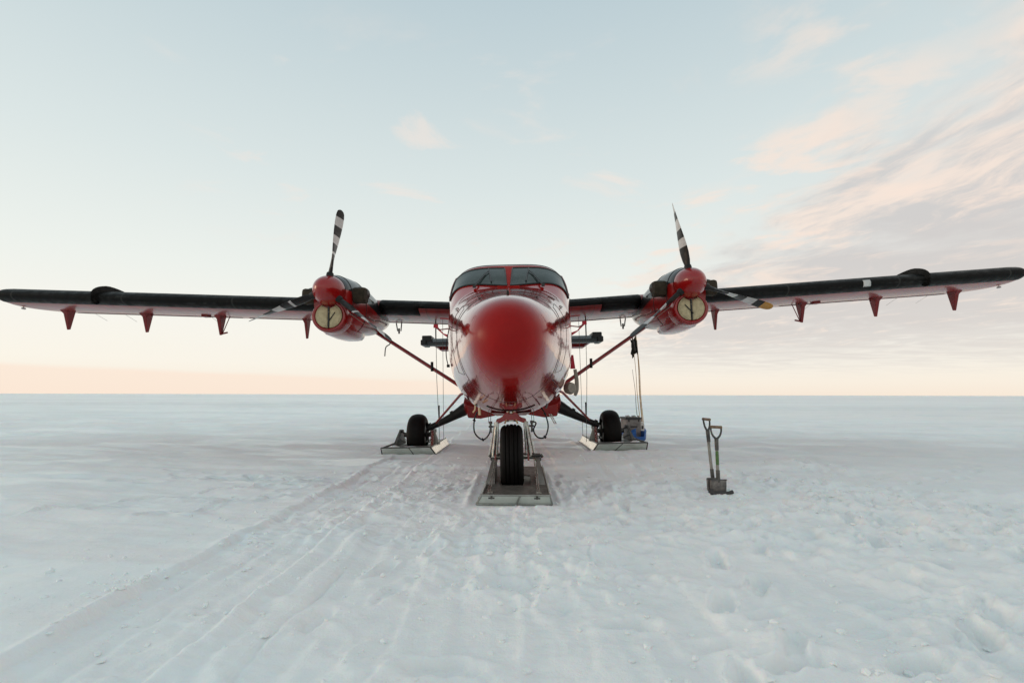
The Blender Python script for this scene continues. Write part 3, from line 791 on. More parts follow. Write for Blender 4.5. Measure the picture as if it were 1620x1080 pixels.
# dark stencil strokes and small latches on the nose
mk_ = MB()
for s_, th0, Y0 in ((1, 52, 5.78),):
    for k in range(7):
        mk_ = MB(); p = fus_pt(Y0 + 0.01 * k, R(th0 - k * 1.35), 0.003); mk_.box(p, (0.012, 0.022, 0.004)); part(mk_, 'stencil_mark', 'dark_steel', fus)
for s_ in (1, -1):
    for Y0, th in ((5.8, 33), (5.84, 31), (5.7, 30), (5.2, 60)):
        a = th if s_ > 0 else 180 - th
        mk_ = MB(); p = fus_pt(Y0, R(a), 0.003); mk_.box(p, (0.035, 0.02, 0.005)); part(mk_, 'latch', 'dark_steel', fus)
ln = MB(); ln.lathe([(0, 0.016), (0.03, 0.012), (0.04, 0.0)], fus_pt(4.75, R(90), 0), (0, -0.2, 1), 12)
part(ln, 'nose_fitting', 'black_metal')

# probes, hoses and ropes at the sides of the nose
for s_ in (1, -1):
    pm = MB()
    a = 0 if s_ > 0 else 180
    p0 = fus_pt(6.35, R(a + s_ * 4), 0)
    pm.tube([p0, p0 + Vector((s_ * 0.10, 0, -0.012)), p0 + Vector((s_ * 0.13, -0.16, -0.012))], 0.008, 6)
    part(pm, 'air_probe', 'dull_red_paint')
# left side bonding cable
cb = MB()
base_ = [fus_pt(5.85, R(172), 0.01), fus_pt(6.05, R(182), 0.03), fus_pt(6.2, R(190), 0.04), fus_pt(6.35, R(197), 0.03)]
cb.tube(base_, 0.006, 6, smooth=5)
cb.box(base_[-1], (0.035, 0.03, 0.035))
part(cb, 'side_cable', 'black_metal')

# covered pitot with webbing strap on the right-hand side
pc = MB()
P0 = Vector((0.86, 6.9, 1.62))
pc.loft([[P0 + Vector((dx * w_, dy, dz)) for dx, dy in ((-1, -0.02), (1, -0.02), (1, 0.02), (-1, 0.02))] for dz, w_ in ((0.0, 0.012), (-0.09, 0.022), (-0.19, 0.034))])
flag_ = part(pc, 'pitot_cover', 'red_ribbon')
st2 = MB()
st2.tube([(0.89, 6.9, 1.42), (0.905, 6.88, 1.28), (0.90, 6.86, 1.14), (0.87, 6.84, 1.06)], [0.024, 0.028, 0.028, 0.02], 8, smooth=4, flat=(1, 0.5))
part(st2, 'cover_strap', 'webbing', flag_)
pk = MB()
pk.lathe([(-0.06, 0.02), (-0.055, 0.07), (0, 0.085), (0.055, 0.07), (0.06, 0.02)], (0.80, 6.80, 1.16), (0.6, -1, 0.1), 18)
part(pk, 'vent_cover', 'webbing')

# red control lock ribbons hung under each wing root
for s_ in (1, -1):
    rb = MB()
    a0 = Vector((s_ * 0.90, 7.5, 1.97)); a1 = Vector((s_ * 1.16, 7.7, 2.18))
    m0 = a0.lerp(a1, 0.5) + Vector((0, 0, -0.035))
    for p_, q_, w0, w1 in ((a0, m0, 0.030, 0.010), (m0, a1, 0.010, 0.030)):
        rb.loft([[p_ + Vector((0, -.004, w0)), p_ + Vector((0, -.004, -w0)), p_ + Vector((0, .004, -w0)), p_ + Vector((0, .004, w0))],
                 [q_ + Vector((0, -.004, w1)), q_ + Vector((0, -.004, -w1)), q_ + Vector((0, .004, -w1)), q_ + Vector((0, .004, w1))]])
    rb.box(a1, (0.07, 0.02, 0.055)); rb.prism([a0 + Vector((-0.06, 0, .03)), a0 + Vector((0.06, 0, .03)), a0 + Vector((0.0, 0, -.07))], (0, 0.012, 0))
    part(rb, 'warning_ribbon', 'red_ribbon')
    hb = MB(); hb.tube([(s_ * 0.84, 7.3, 2.22), (s_ * 1.06, 7.5, 2.27)], 0.014, 6); part(hb, 'hand_hold', 'dull_red_paint')

# roof aerials
am = MB(); am.prism([(0.46, 9.0, 3.0), (0.46, 9.22, 3.0), (0.47, 9.16, 3.36), (0.47, 9.08, 3.36)], (0.014, 0, 0)); part(am, 'roof_aerial', 'black_paint')
am = MB(); am.prism([(0.56, 9.5, 2.98), (0.56, 9.72, 2.98), (0.56, 9.66, 3.30), (0.56, 9.60, 3.30)], (0.012, 0, 0)); part(am, 'roof_aerial', 'white_panel')
hf = MB(); hf.tube([(0.6, 8.3, 2.95), (1.45, 11.0, 3.12), (2.4, 14, 3.3)], 0.004, 5); hf.tube([(1.35, 10.7, 3.10), (1.43, 10.9, 3.12)], 0.012, 6); part(hf, 'aerial_wire', 'black_metal')
# ---- wings
CH = 2.0; LEY = 9.36; TC = 0.165
def zline(x): return 2.705 + abs(x) * math.tan(R(3.0))
def airfoil(n=26):
    up = []; lo = []
    for i in range(n + 1):
        c = 0.5 * (1 - math.cos(math.pi * i / n))
        t = 5 * TC * (0.2969 * math.sqrt(c) - 0.126 * c - 0.3516 * c * c + 0.2843 * c ** 3 - 0.1030 * c ** 4)
        cam_ = 0.028 * (1 - (2 * c - 0.8) ** 2) if c < 0.9 else 0.028 * (1 - 1.0) + 0.0
        cam_ = 0.022 * math.sin(math.pi * c)
        up.append((c, cam_ + t)); lo.append((c, cam_ * 0.6 - t))
    return up, lo
UP, LO = airfoil()
def ring_section(x, up, lo, scale=1.0, dy=0.0, ch=CH, off=0.0):
    inc = R(-1.6); out = []
    pts = up[::-1] + lo[1:]
    zc = zline(x)
    for c, t in pts:
        yl = (c - 0.35) * ch * scale + 0.35 * ch; zl = t * ch * scale
        if off:
            nrm = Vector((c - 0.25, t * 3)).normalized(); yl += nrm.x * off * (1 if c < 0.3 else 0); zl += math.copysign(off, t)
        y = LEY + yl + dy; z = zc + zl + math.sin(inc) * yl
        out.append(Vector((x, y, z)))
    return out
def wing_xs(s_, x0, x1, n): return [s_ * (x0 + (x1 - x0) * i / n) for i in range(n + 1)]
def sub_curve(cu, cl):
    u_ = [p for p in UP if p[0] <= cu]; l_ = [p for p in LO if p[0] <= cl]
    return u_, l_
for s_ in (1, -1):
    mb = MB(); rings = [ring_section(x, UP, LO) for x in wing_xs(s_, 0.55, 9.76, 40)]
    for xx, sc in ((9.86, 0.985), (9.93, 0.93), (9.98, 0.82), (10.01, 0.66), (10.025, 0.45)):
        rings.append([Vector((p.x, p.y, zline(xx) + (p.z - zline(xx)) * (0.55 + 0.45 * sc) * sc / 0.985)) for p in ring_section(s_ * xx, UP, LO, sc)])
    mb.loft(rings)
    wing = part(mb, 'wing', 'wing_red', angle=40)
    # black de-ice boot
    def boot(x0, x1, cu, cl, n, name='deice_boot', mat='rubber_boot'):
        u_, l_ = sub_curve(cu, cl); mb = MB(); rr = []
        for x in wing_xs(s_, x0, x1, n):
            o = ring_section(x, u_, l_, off=0.006)
            rr.append(o)
        if x1 > 9.6:
            for xx, sc in ((9.86, 0.985), (9.93, 0.93), (9.98, 0.82), (10.01, 0.66), (10.032, 0.45)):
                rr.append([Vector((p.x, p.y - 0.004, zline(xx) + (p.z - zline(xx)) * (0.55 + 0.45 * sc) * sc / 0.985)) for p in ring_section(s_ * xx, u_, l_, sc, off=0.006)])
        mb.loft(rr, closed=False)
        # skin thickness at the edges
        ob = part(mb, name, mat, wing, angle=40)
        sol = ob.modifiers.new('t', 'SOLIDIFY'); sol.thickness = 0.004; sol.offset = -1
        return ob
    boot(3.3, 9.78, 0.60, 0.105, 34)
    boot(0.80, 1.75, 0.60, 0.010, 6)
    boot(1.75, 2.50, 0.60, 0.13, 6)
    # stall fence
    fx = 7.95; mb = MB()
    u_, l_ = sub_curve(0.55, 0.07)
    pts = ring_section(s_ * fx, u_, l_)
    zc = zline(fx); outer = []; inner = []
    for i, p in enumerate(pts):
        f = i / (len(pts) - 1)
        hgt = 0.11 * math.sin(math.pi * min(1, max(0, f)) ** 0.8) ** 0.5 + 0.004
        hgt = 0.115 * min(1, f * 2.6) ** 0.8 * min(1, (1 - f) * 9) ** 0.7
        a = pts[max(i - 1, 0)]; b = pts[min(i + 1, len(pts) - 1)]
        tng = (b - a).normalized(); nrm = Vector((0, tng.z, -tng.y))
        if nrm.dot(p - Vector((p.x, LEY + 0.6, zc))) < 0: nrm = -nrm
        outer.append(p + nrm * hgt); inner.append(p - nrm * 0.02)
    for k in range(len(pts) - 1):
        mb.prism([inner[k], inner[k + 1], outer[k + 1], outer[k]], (0.022, 0, 0))
    part(mb, 'wing_fence', 'rubber_boot', wing)
    # flap and aileron hinge arms
    def arm(x, h, yfr=0.60, linkage=False, mat='dull_red_paint', w_=0.070):
        mb = MB(); y0 = LEY + CH * yfr; zt = zline(x) - 0.10
        prof = [(y0 - 0.12, zt + 0.06), (y0 + 0.24, zt + 0.06), (y0 + 0.22, zt - 0.06), (y0 + 0.17, zt - h), (y0 + 0.12, zt - h - 0.01), (y0 + 0.04, zt - 0.12), (y0 - 0.08, zt - 0.02)]
        # tapering casting: wide at the wing, narrow at the pin
        vs_a = []; n = len(prof)
        for sgn in (-1, 1):
            for (yy_, zz_) in prof:
                k = max(0.0, min(1.0, (zt + 0.06 - zz_) / (h + 0.06)))
                hw = w_ * (1 - k) ** 2.2 + 0.018
                vs_a.append(Vector((s_ * x + sgn * hw, yy_, zz_)))
        fs = [tuple(range(n))[::-1], tuple(range(n, 2 * n))] + [(i, (i + 1) % n, n + (i + 1) % n, n + i) for i in range(n)]
        mb.add(vs_a, fs)
        ob = part(mb, 'hinge_arm', mat, wing, bevel=0.006)
        if linkage:
            lm = MB()
            ring = [Vector((s_ * (x - 0.13) , y0 + 0.05 + 0.10 * math.cos(q), zt - 0.03 + 0.10 * math.sin(q))) + Vector((0.05 * math.cos(q) * s_, 0, 0)) for q in [2 * math.pi * k / 14 for k in range(15)]]
            lm.tube(ring, 0.010, 6)
            lm.tube([(s_ * (x - 0.13), y0 + 0.05, zt + 0.06), (s_ * (x - 0.13), y0 + 0.05, zt - 0.12)], 0.012, 6)
            if linkage > 1:
                lm.tube([(s_ * (x - 0.20), y0 + 0.12, zt - 0.03), (s_ * (x - 0.02), y0 + 0.17, zt - h + 0.03)], 0.009, 6)
                lm.tube([(s_ * (x - 0.13), y0 + 0.16, zt - h + 0.05), (s_ * (x - 0.0), y0 + 0.16, zt - h + 0.02)], 0.018, 6)
            part(lm, 'hinge_linkage', mat, ob)
        return ob
    arm(9.30, 0.44, yfr=0.42); arm(7.76, 0.43, yfr=0.50, linkage=1); arm(6.18, 0.44, yfr=0.50, linkage=2); arm(4.42, 0.44, w_=0.035)
    lg = MB(); lg.box((s_ * 6.42, LEY + 1.0, zline(6.42) - 0.15), (0.13, 0.16, 0.08)); part(lg, 'actuator_box', 'dull_red_paint', wing, bevel=0.01)
    # hanging hinge fittings inboard of the nacelle
    hm = MB()
    for dx in (-0.06, 0.06):
        hm.tube([(s_ * (2.50 + dx), LEY + 1.65, zline(2.5) - 0.10), (s_ * (2.50 + dx * 0.6), LEY + 1.68, zline(2.5) - 0.28)], 0.013, 6)
    hm.tube([(s_ * 2.5, LEY + 1.66, zline(2.5) - 0.22), (s_ * 2.5, LEY + 1.66, zline(2.5) - 0.34)], 0.02, 8)
    part(hm, 'flap_fitting', 'dark_steel', wing)
    # flap gap line
    gm_ = MB()
    for x0, x1 in ((0.95, 5.75), (5.9, 9.55)):
        xx = [x0 + (x1 - x0) * k / 12 for k in range(13)]
        for x in xx[:-1]:
            x2 = x + (x1 - x0) / 12
            li = [p for p in ring_section(s_ * x, [UP[0]], LO)]
            def lowpt(x_):
                o_ = ring_section(s_ * x_, [UP[0]], LO); return min(o_, key=lambda p: abs(p.y - (LEY + 1.42)))
            a = lowpt(x); b = lowpt(x2)
            gm_.tube([a, b], 0.010, 5)
    part(gm_, 'flap_gap', 'black_metal', wing)
    # static wicks
    for x in (9.6, 8.9, 6.9):
        z0 = zline(x) - 0.05; wm_ = MB()
        wm_.tube([(s_ * x, LEY + 1.95, z0), (s_ * (x - 0.1), LEY + 2.2, z0 - 0.14)], 0.004, 5)
        part(wm_, 'static_wick', 'white_panel', wing)
    # small rigging on the wing tip
    tp = MB(); tp.lathe([(-0.05, 0.0), (-0.03, 0.02), (0.03, 0.02), (0.06, 0.0)], (s_ * 9.86, LEY + 0.55, zline(9.9) - 0.19), (0, 1, 0), 10)
    tp.tube([(s_ * 9.86, LEY + 0.55, zline(9.9) - 0.05), (s_ * 9.86, LEY + 0.55, zline(9.9) - 0.19)], 0.008, 6)
    part(tp, 'tie_down_ring', 'white_panel', wing)
# small pale placard on the right-hand boot
pl = MB()
u_, l_ = sub_curve(0.02, 0.02)
a = ring_section(6.75, *sub_curve(0.03, 0.03), off=0.010); b = ring_section(6.89, *sub_curve(0.03, 0.03), off=0.010)
pl.loft([a, b], closed=False)
po = part(pl, 'placard', 'white_panel'); sm_ = po.modifiers.new('t', 'SOLIDIFY'); sm_.thickness = 0.003

# ---- nacelles, engines and propellers
NX, AZ_ = 2.905, 2.815
# Y, half width, top above axis, bottom below axis, mid offset, exponent
NAC = [
    (7.93, 0.265, 0.265, 0.600, -0.10, 2.1),
    (8.00, 0.292, 0.285, 0.625, -0.12, 2.2),
    (8.20, 0.330, 0.320, 0.640, -0.14, 2.3),
    (8.55, 0.375, 0.345, 0.640, -0.16, 2.4),
    (8.95, 0.405, 0.320, 0.610, -0.17, 2.5),
    (9.35, 0.420, 0.260, 0.560, -0.15, 2.5),
    (9.86, 0.400, 0.180, 0.500, -0.12, 2.4),
    (10.6, 0.300, 0.100, 0.330, -0.05, 2.2),
    (11.3, 0.120, 0.060, 0.160, 0.00, 2.0),
]
def nac_ring(cx, Y, seg=48, grow=0.0):
    w_, t_, b_, m_, n_ = cubic_table(NAC, Y)
    out = []
    for k in range(seg):
        a = 2 * math.pi * k / seg; c, s2 = math.cos(a), math.sin(a)
        x = (w_ + grow) * math.copysign(abs(c) ** (2 / n_), c)
        h = (t_ - m_) if s2 >= 0 else (b_ + m_)
        z = m_ + (h + grow) * math.copysign(abs(s2) ** (2 / n_), s2)
        out.append(Vector((cx + x, Y, AZ_ + z)))
    return out
for s_ in (1, -1):
    cx = s_ * NX
    mb = MB(); ysn = [7.93 + (11.3 - 7.93) * (k / 60) ** 1.25 for k in range(61)]
    rg = [nac_ring(cx, Y) for Y in ysn]
    mb.loft(rg); fi = 0
    for i in range(60):
        for j in range(48):
            zc_ = (rg[i][j].z + rg[i + 1][(j + 1) % 48].z) / 2 - AZ_
            lim = 0.02 - 0.12 * min(1, max(0, (ysn[i] - 8.0) / 1.5))
            if 0 < (j + .5) / 48 < 0.5 and (j >= 1 and j <= 22): mb.m[fi] = 1
            fi += 1
    nac = part(mb, 'engine_nacelle', ['nacelle_paint', 'nacelle_paint'], angle=45)
    # chin air scoop under the nacelle
    cm_ = MB(); rr = []
    for Y, w_, zb, zt in ((8.02, 0.18, -0.60, -0.45), (8.3, 0.23, -0.665, -0.45), (8.8, 0.215, -0.685, -0.45), (9.12, 0.19, -0.685, -0.45), (9.16, 0.18, -0.65, -0.45)):
        rr.append([Vector((cx + x_ * w_, Y, AZ_ + z_)) for x_, z_ in ((-1.2, zt), (-1.08, zb + 0.06), (-0.85, zb + 0.012), (-0.4, zb), (0.4, zb), (0.85, zb + 0.012), (1.08, zb + 0.06), (1.2, zt))])
    cm_.loft(rr); part(cm_, 'chin_duct', 'red_paint', nac, angle=50)
    # black seam band round the cowl
    bd = MB()
    for Yb in (8.10, 8.62):
        bd.tube(nac_ring(cx, Yb, 48, 0.001) + [nac_ring(cx, Yb, 48, 0.001)[0]], 0.007, 5)
    for lvl in (-0.36,):
        for sd_ in (1, -1):
            pts = []
            for Y in [8.12 + k * 0.08 for k in range(20)]:
                r_ = nac_ring(cx, Y, 96, 0.001)
                pts.append(min([p for p in r_ if (p.x - cx) * sd_ > 0], key=lambda p: abs(p.z - AZ_ - lvl - 0.06 * (Y - 8.1))))
            bd.tube(pts, 0.006, 5)
    part(bd, 'cowl_seam', 'black_metal', nac)
    for sd_ in (1, -1):
        for k, Yl in enumerate((8.25, 8.50, 8.80, 9.05)):
            r_ = nac_ring(cx, Yl, 96, 0.002); p = min([p for p in r_ if (p.x - cx) * sd_ > 0], key=lambda p: abs(p.z - AZ_ + 0.30))
            lt = MB(); lt.box(p, (0.008, 0.055, 0.022)); part(lt, 'cowl_latch', 'bare_metal', nac, bevel=0.003)
    # intake lip and canvas plug
    ic = Vector((cx - s_ * 0.0, 7.905, AZ_ - 0.405))
    lp = MB()
    rr = []
    for rad, dy in ((0.205, 0.00), (0.215, -0.028), (0.238, -0.036), (0.262, -0.015), (0.275, 0.05), (0.275, 0.25), (0.205, 0.25)):
        rr.append([ic + Vector((rad * 1.06 * math.cos(q), dy, rad * 0.98 * math.sin(q))) for q in [2 * math.pi * k / 40 for k in range(40)]])
    rr.append(rr[0]); lp.loft(rr, cap0=False, cap1=False)
    part(lp, 'intake_lip', 'red_paint', nac, angle=60)
    plg = MB()
    for half in (-1, 1):
        outl = []
        for k in range(15):
            q = math.pi / 2 * (-1 + 2 * k / 14)
            outl.append((half * (0.012 + 0.196 * math.cos(q)), 0.196 * math.sin(q)))
        # notch at the top where the spinner sits
        outl = [(x_, min(z_, 0.115 + 0.50 * abs(x_)) if abs(x_) < 0.16 else z_) for x_, z_ in outl]
        rr = []
        for sc, dy in ((1.0, 0.02), (1.0, -0.014), (0.93, -0.036), (0.6, -0.046), (0.1, -0.048)):
            c0 = (half * 0.10, -0.02)
            rr.append([ic + Vector((c0[0] + (x_ - c0[0]) * sc, dy, c0[1] + (z_ - c0[1]) * sc)) for x_, z_ in outl])
        plg.loft(rr)
    for half in (-1, 1):      # stitched edge piping
        plg.tube([ic + Vector((half * (0.014 + 0.192 * math.cos(math.pi / 2 * (-0.8 + 1.5 * k / 14))), -0.030, 0.192 * math.sin(math.pi / 2 * (-0.8 + 1.5 * k / 14)))) for k in range(15)], 0.006, 6)
    pg = part(plg, 'intake_plug', 'canvas', nac, angle=70)
    sg = MB(); sg.box(ic + Vector((0, -0.03, -0.02)), (0.018, 0.03, 0.33))
    sg.tube([ic + Vector((0.015, -0.058, -0.09)), ic + Vector((s_ * -0.0 + (0.11 if s_ < 0 else -0.11), -0.058, 0.05))], 0.008, 6)
    part(sg, 'plug_strap', 'seal_black', pg)
    # exhaust stubs with fabric covers
    for e_ in (1, -1):
        em = MB()
        x0 = cx + e_ * 0.26
        em.tube([(x0, 8.22, AZ_ + 0.00), (x0 + e_ * 0.13, 8.18, AZ_ + 0.01), (x0 + e_ * 0.17, 8.30, AZ_ + 0.01)], [0.10, 0.115, 0.12], 14, smooth=3)
        ex = part(em, 'exhaust_stub', 'dark_steel', nac)
        ec = MB(); rr = []
        for d_, sc in ((0.06, 1.0), (0.075, 1.08), (0.15, 1.02), (0.225, 1.08), (0.255, 1.00), (0.262, 0.6)):
            rr.append([Vector((x0 + e_ * d_, 8.17 + 0.115 * math.copysign(abs(math.cos(q)) ** 0.6, math.cos(q)) * sc, AZ_ - 0.03 + 0.122 * math.copysign(abs(math.sin(q)) ** 0.6, math.sin(q)) * sc)) for q in [2 * math.pi * k / 20 for k in range(20)]])
        ec.loft(rr); part(ec, 'exhaust_cover', 'exhaust_cover', ex, angle=50)
        # fairing behind the stub
        fm = MB(); fm.loft([[Vector((cx + e_ * (0.20 + a_ * hw), Y, AZ_ + 0.01 + b_ * hh)) for a_, b_ in ((0, 1), (0.7, 0.8), (1, 0), (0.7, -0.8), (0, -1))] for Y, hw, hh in ((8.28, 0.20, 0.15), (8.6, 0.24, 0.14), (8.95, 0.22, 0.10), (9.3, 0.16, 0.04))])
        part(fm, 'exhaust_fairing', 'black_paint', nac, angle=50)
    # cord from plug to prop blade root (tie)
    tm = MB(); tm.tube([ic + Vector((0, -0.05, 0.06)), (cx + s_ * -0.30, 8.0, AZ_ - 0.36), (cx - s_ * 0.62, 8.35, AZ_ - 0.62)], 0.005, 5); part(tm, 'plug_cord', 'webbing', nac)
    # propeller
    pr = empty('propeller', (cx - O[0], 7.80 - O[1], AZ_)); pr.parent = plane
    def ppart(mb, name, mats, parent=pr, **kw): return mb.build(name, mats, parent, origin=(0, 0, 0), **kw)
    sp = MB(); prof = [(-0.29, 0.0), (-0.285, 0.040), (-0.265, 0.085), (-0.22, 0.135), (-0.15, 0.180), (-0.07, 0.216), (0.0, 0.236), (0.07, 0.246), (0.11, 0.246), (0.11, 0.2)]
    sp.lathe(prof, (0, 0, 0), (0, 1, 0), 48); ppart(sp, 'spinner', 'red_paint', angle=50)
    phis = (8.8, 128.8, 248.8) if s_ < 0 else (-10.3, 109.7, 229.7)
    for bi, ph in enumerate(phis):
        ph = R(ph)
        rad = Vector((math.sin(ph), 0, math.cos(ph))); tan_ = Vector((math.cos(ph), 0, -math.sin(ph))); fw = Vector((0, 1, 0))
        stations = [(0.20, 0.040, 0.036, -30), (0.28, 0.050, 0.034, -30), (0.36, 0.075, 0.028, -27), (0.48, 0.100, 0.022, -20), (0.62, 0.118, 0.016, -10), (0.78, 0.124, 0.013, -1),
                    (0.95, 0.122, 0.011, 7), (1.10, 0.116, 0.009, 13), (1.22, 0.104, 0.007, 17), (1.28, 0.088, 0.006, 18), (1.31, 0.060, 0.005, 19), (1.325, 0.020, 0.004, 19)]
        RR = 1.325
        bands = [(0.43, 0), (0.46, 1), (0.563, 0), (0.667, 1), (0.785, 0), (0.90, 1), (1.01, 2)] if s_ < 0 else [(0.434, 0), (0.54, 1), (0.65, 0), (0.775, 1), (0.87, 0), (1.01, 2)]
        cuts = sorted(set([s0[0] for s0 in stations] + [b_ * RR for b_, _ in bands if b_ < 1]))
        mb = MB(); rr = []
        for r_ in cuts:
            cw, th, an = lerp_table(stations, r_); an = R(an)
            cdir = tan_ * math.sin(an) + fw * math.cos(an); nrm = cdir.cross(rad).normalized()
            rr.append([rad * r_ + cdir * cw * math.cos(q) * (1.0) + nrm * th * math.sin(q) for q in [2 * math.pi * k / 16 for k in range(16)]])
        for i in range(len(rr) - 1):
            f = (cuts[i] + cuts[i + 1]) / 2 / RR
            mi = next(m_ for b_, m_ in bands if f < b_)
            mb.loft([rr[i], rr[i + 1]], cap0=(i == 0), cap1=(i == len(rr) - 2), mi=mi)
        tipm = 'blade_black'
        if s_ > 0 and bi == 1: tipm = 'blade_yellow'
        if s_ > 0 and bi == 0: tipm = 'blade_grey'
        ppart(mb, 'blade', ['blade_black', 'blade_white', tipm], angle=50)
        ck = MB(); ck.lathe([(0.17, 0.062), (0.27, 0.056), (0.285, 0.045)], (0, 0, 0), rad, 16); ppart(ck, 'blade_cuff', 'black_metal')

# ---- wing struts
for s_ in (1, -1):
    A_ = Vector((s_ * 3.35, 10.05, zline(3.35) - 0.07)); B_ = Vector((s_ * 0.84, 10.05, 1.15))
    d_ = (B_ - A_); n_ = 12; mb = MB(); rr = []
    ax = d_.normalized(); fwd = Vector((0, 1, 0)); upv = ax.cross(fwd).normalized()
    for i in range(n_ + 1):
        p = A_ + d_ * (i / n_); e = 0.72 if i in (0, n_) else 1
        rr.append([p + fwd * 0.085 * e * math.cos(q) + upv * 0.038 * e * math.sin(q) for q in [2 * math.pi * k / 16 for k in range(16)]])
    mb.loft(rr); stt = part(mb, 'wing_strut', 'red_paint', angle=60)
    fm = MB(); fm.lathe([(0, 0.05), (0.10, 0.10), (0.13, 0.095)], (s_ * 0.80, 10.05, 1.07), (s_ * 1, 0, 0.66), 16); part(fm, 'strut_fairing', 'red_paint', stt)
    # tie-down rope tail hanging from the strut
    tm = MB(); p = A_ + d_ * 0.36
    tm.tube([p + Vector((0, -0.05, 0.02)), p + Vector((0, -0.08, -0.06)), p + Vector((-0.08 if s_ < 0 else 0.02, -0.07, -0.12)), p + Vector((-0.10 if s_ < 0 else 0.04, -0.07, -0.30))], 0.012, 6, smooth=4)
    part(tm, 'tie_cord', 'dark_steel', stt)
    bk = MB(); p = A_ + d_ * 0.70; bk.tube([p + Vector((0, -0.09, 0.13)), p + Vector((0, -0.09, -0.06))], 0.028, 8); part(bk, 'cable_clamp', 'black_metal', stt)

# ---- tail
def slab(rings_): mb = MB(); mb.loft(rings_); return mb
def thin_foil(y0, y1, th, n=14):
    out = []
    for i in range(n + 1): c = i / n; out.append((y0 + (y1 - y0) * c, th * (0.35 * math.sqrt(c) * 2.2 if c < 0.2 else 0.35 * math.sqrt(0.2) * 2.2 * (1 - (c - 0.2) / 0.8) + 0.02)))
    return out
for s_ in (1, -1):
    rr = []
    for x in (0.0, 1.6, 2.9, 3.02):
        f_ = thin_foil(17.6, 18.35 if x > 2.95 else 18.75, 0.40)
        rr.append([Vector((s_ * x, y, 3.02 + t)) for y, t in f_] + [Vector((s_ * x, y, 3.02 - t)) for y, t in f_[::-1]])
    mb = slab(rr); tp_ = part(mb, 'tailplane', 'black_paint', angle=50)
    el = MB(); el.loft([[Vector((s_ * x, 18.40, 2.80)), Vector((s_ * x, 18.42, 2.99)), Vector((s_ * x, 19.1, 2.84)), Vector((s_ * x, 19.1, 2.80))] for x in (0.3, 2.70)])
    el.add([Vector((s_ * 2.70, 18.40, 2.86)), Vector((s_ * 2.70, 18.42, 3.00)), Vector((s_ * 2.70, 19.1, 2.84)), Vector((s_ * 2.70, 19.1, 2.80)), Vector((s_ * 3.0, 18.42, 3.0))], [(0, 1, 4), (0, 4, 3), (1, 2, 4), (2, 3, 4)])
    part(el, 'elevator', 'dull_red_paint', tp_)
    hn = MB(); hn.box((s_ * 3.02, 17.9, 3.13), (0.34, 0.8, 0.22)); hn.box((s_ * 3.13, 17.9, 2.99), (0.20, 0.9, 0.2)); part(hn, 'elevator_horn', 'black_metal', tp_, bevel=0.03)
fn = MB()
rr = []
for z, y0, y1, th in ((2.8, 15.8, 19.3, 0.16), (3.6, 17.0, 19.45, 0.13), (4.9, 17.9, 19.55, 0.10), (5.0, 18.1, 19.5, 0.04)):
    f_ = thin_foil(y0, y1, th); rr.append([Vector((t, y, z)) for y, t in f_] + [Vector((-t, y, z)) for y, t in f_[::-1]])
fn.loft(rr); part(fn, 'tail_fin', 'red_paint', angle=50)

# ---- rigging cables from the wing to the main skis
for s_ in (1, -1):
    cm_ = MB()
    zt = zline(1.5) - 0.10
    top1 = Vector((s_ * 1.52, 10.0, zt)); bot1 = Vector((s_ * 1.42, 9.8, 0.16))
    cm_.tube([top1, top1.lerp(bot1, 0.5) + Vector((s_ * 0.02, 0, 0)), bot1], 0.005, 6)
    top2 = Vector((s_ * 1.38, 10.0, zt)); bot2 = Vector((s_ * 1.46, 10.6, 0.20))
    cm_.tube([top2, bot2], 0.0045, 6)
    cm_.tube([top1 + Vector((0, 0, 0.06)), top1 + Vector((0, 0, -0.45))], 0.013, 8)
    cb_ = part(cm_, 'ski_cable', 'dark_steel')
    tb = MB(); p = bot1.lerp(top1, 0.18); tb.tube([p, p + Vector((0, 0, 0.30))], 0.014, 8); part(tb, 'turnbuckle', 'black_metal', cb_)

# ---- landing gear helper: tyre and hub
def tyre_mesh(mb, c, r, w_, lug=False, ribs=0, seg=64):
    prof = []
    n = 28
    for i in range(n + 1):
        a = math.pi * (i / n) - math.pi / 2
        ex = 0.62
        xx = w_ / 2 * math.copysign(abs(math.sin(a)) ** ex, math.sin(a)); rr_ = r * 0.62 + r * 0.38 * abs(math.cos(a)) ** 0.55
        prof.append((xx, rr_))
    rings = []
    for k in range(seg):
        q = 2 * math.pi * k / seg; ring = []
        for xx, rr_ in prof:
            dr = 0
            if ribs and abs(xx) < w_ * 0.42:
                ph = (xx / w_ + 0.5) * ribs; dr = -0.012 if (ph % 1) < 0.22 else 0
            if lug and abs(xx) > w_ * 0.30 and k % 2: dr -= 0.006
            ring.append(Vector((c[0] + xx, c[1] + (rr_ + dr) * math.cos(q), c[2] + (rr_ + dr) * math.sin(q))))
        rings.append(ring)
    rings.append(rings[0])
    mb.loft(rings, closed=True, cap0=False, cap1=False)
def tyre_fine(c, r, w_, ribs, e1=0.75, e2=0.42):
    mb = MB(); seg = 72; prof = []
    xs = []
    pts = 60
    for i in range(pts + 1):
        a = math.pi * (i / pts) - math.pi / 2
        xx = w_ / 2 * math.copysign(abs(math.sin(a)) ** e1, math.sin(a)); rr_ = r * 0.60 + r * 0.40 * abs(math.cos(a)) ** e2
        if ribs and abs(xx) < w_ * 0.40:
            ph = (xx / w_ + 0.5) * ribs
            if 0.36 < (ph % 1) < 0.64: rr_ -= 0.013
        prof.append((xx, rr_))
    rings = []
    for k in range(seg):
        q = 2 * math.pi * k / seg
        rings.append([Vector((c[0] + xx, c[1] + rr_ * math.cos(q), c[2] + rr_ * math.sin(q) * 1.0)) for xx, rr_ in prof])
    rings.append(rings[0]); mb.loft(rings, closed=True, cap0=False, cap1=False)
    return mb

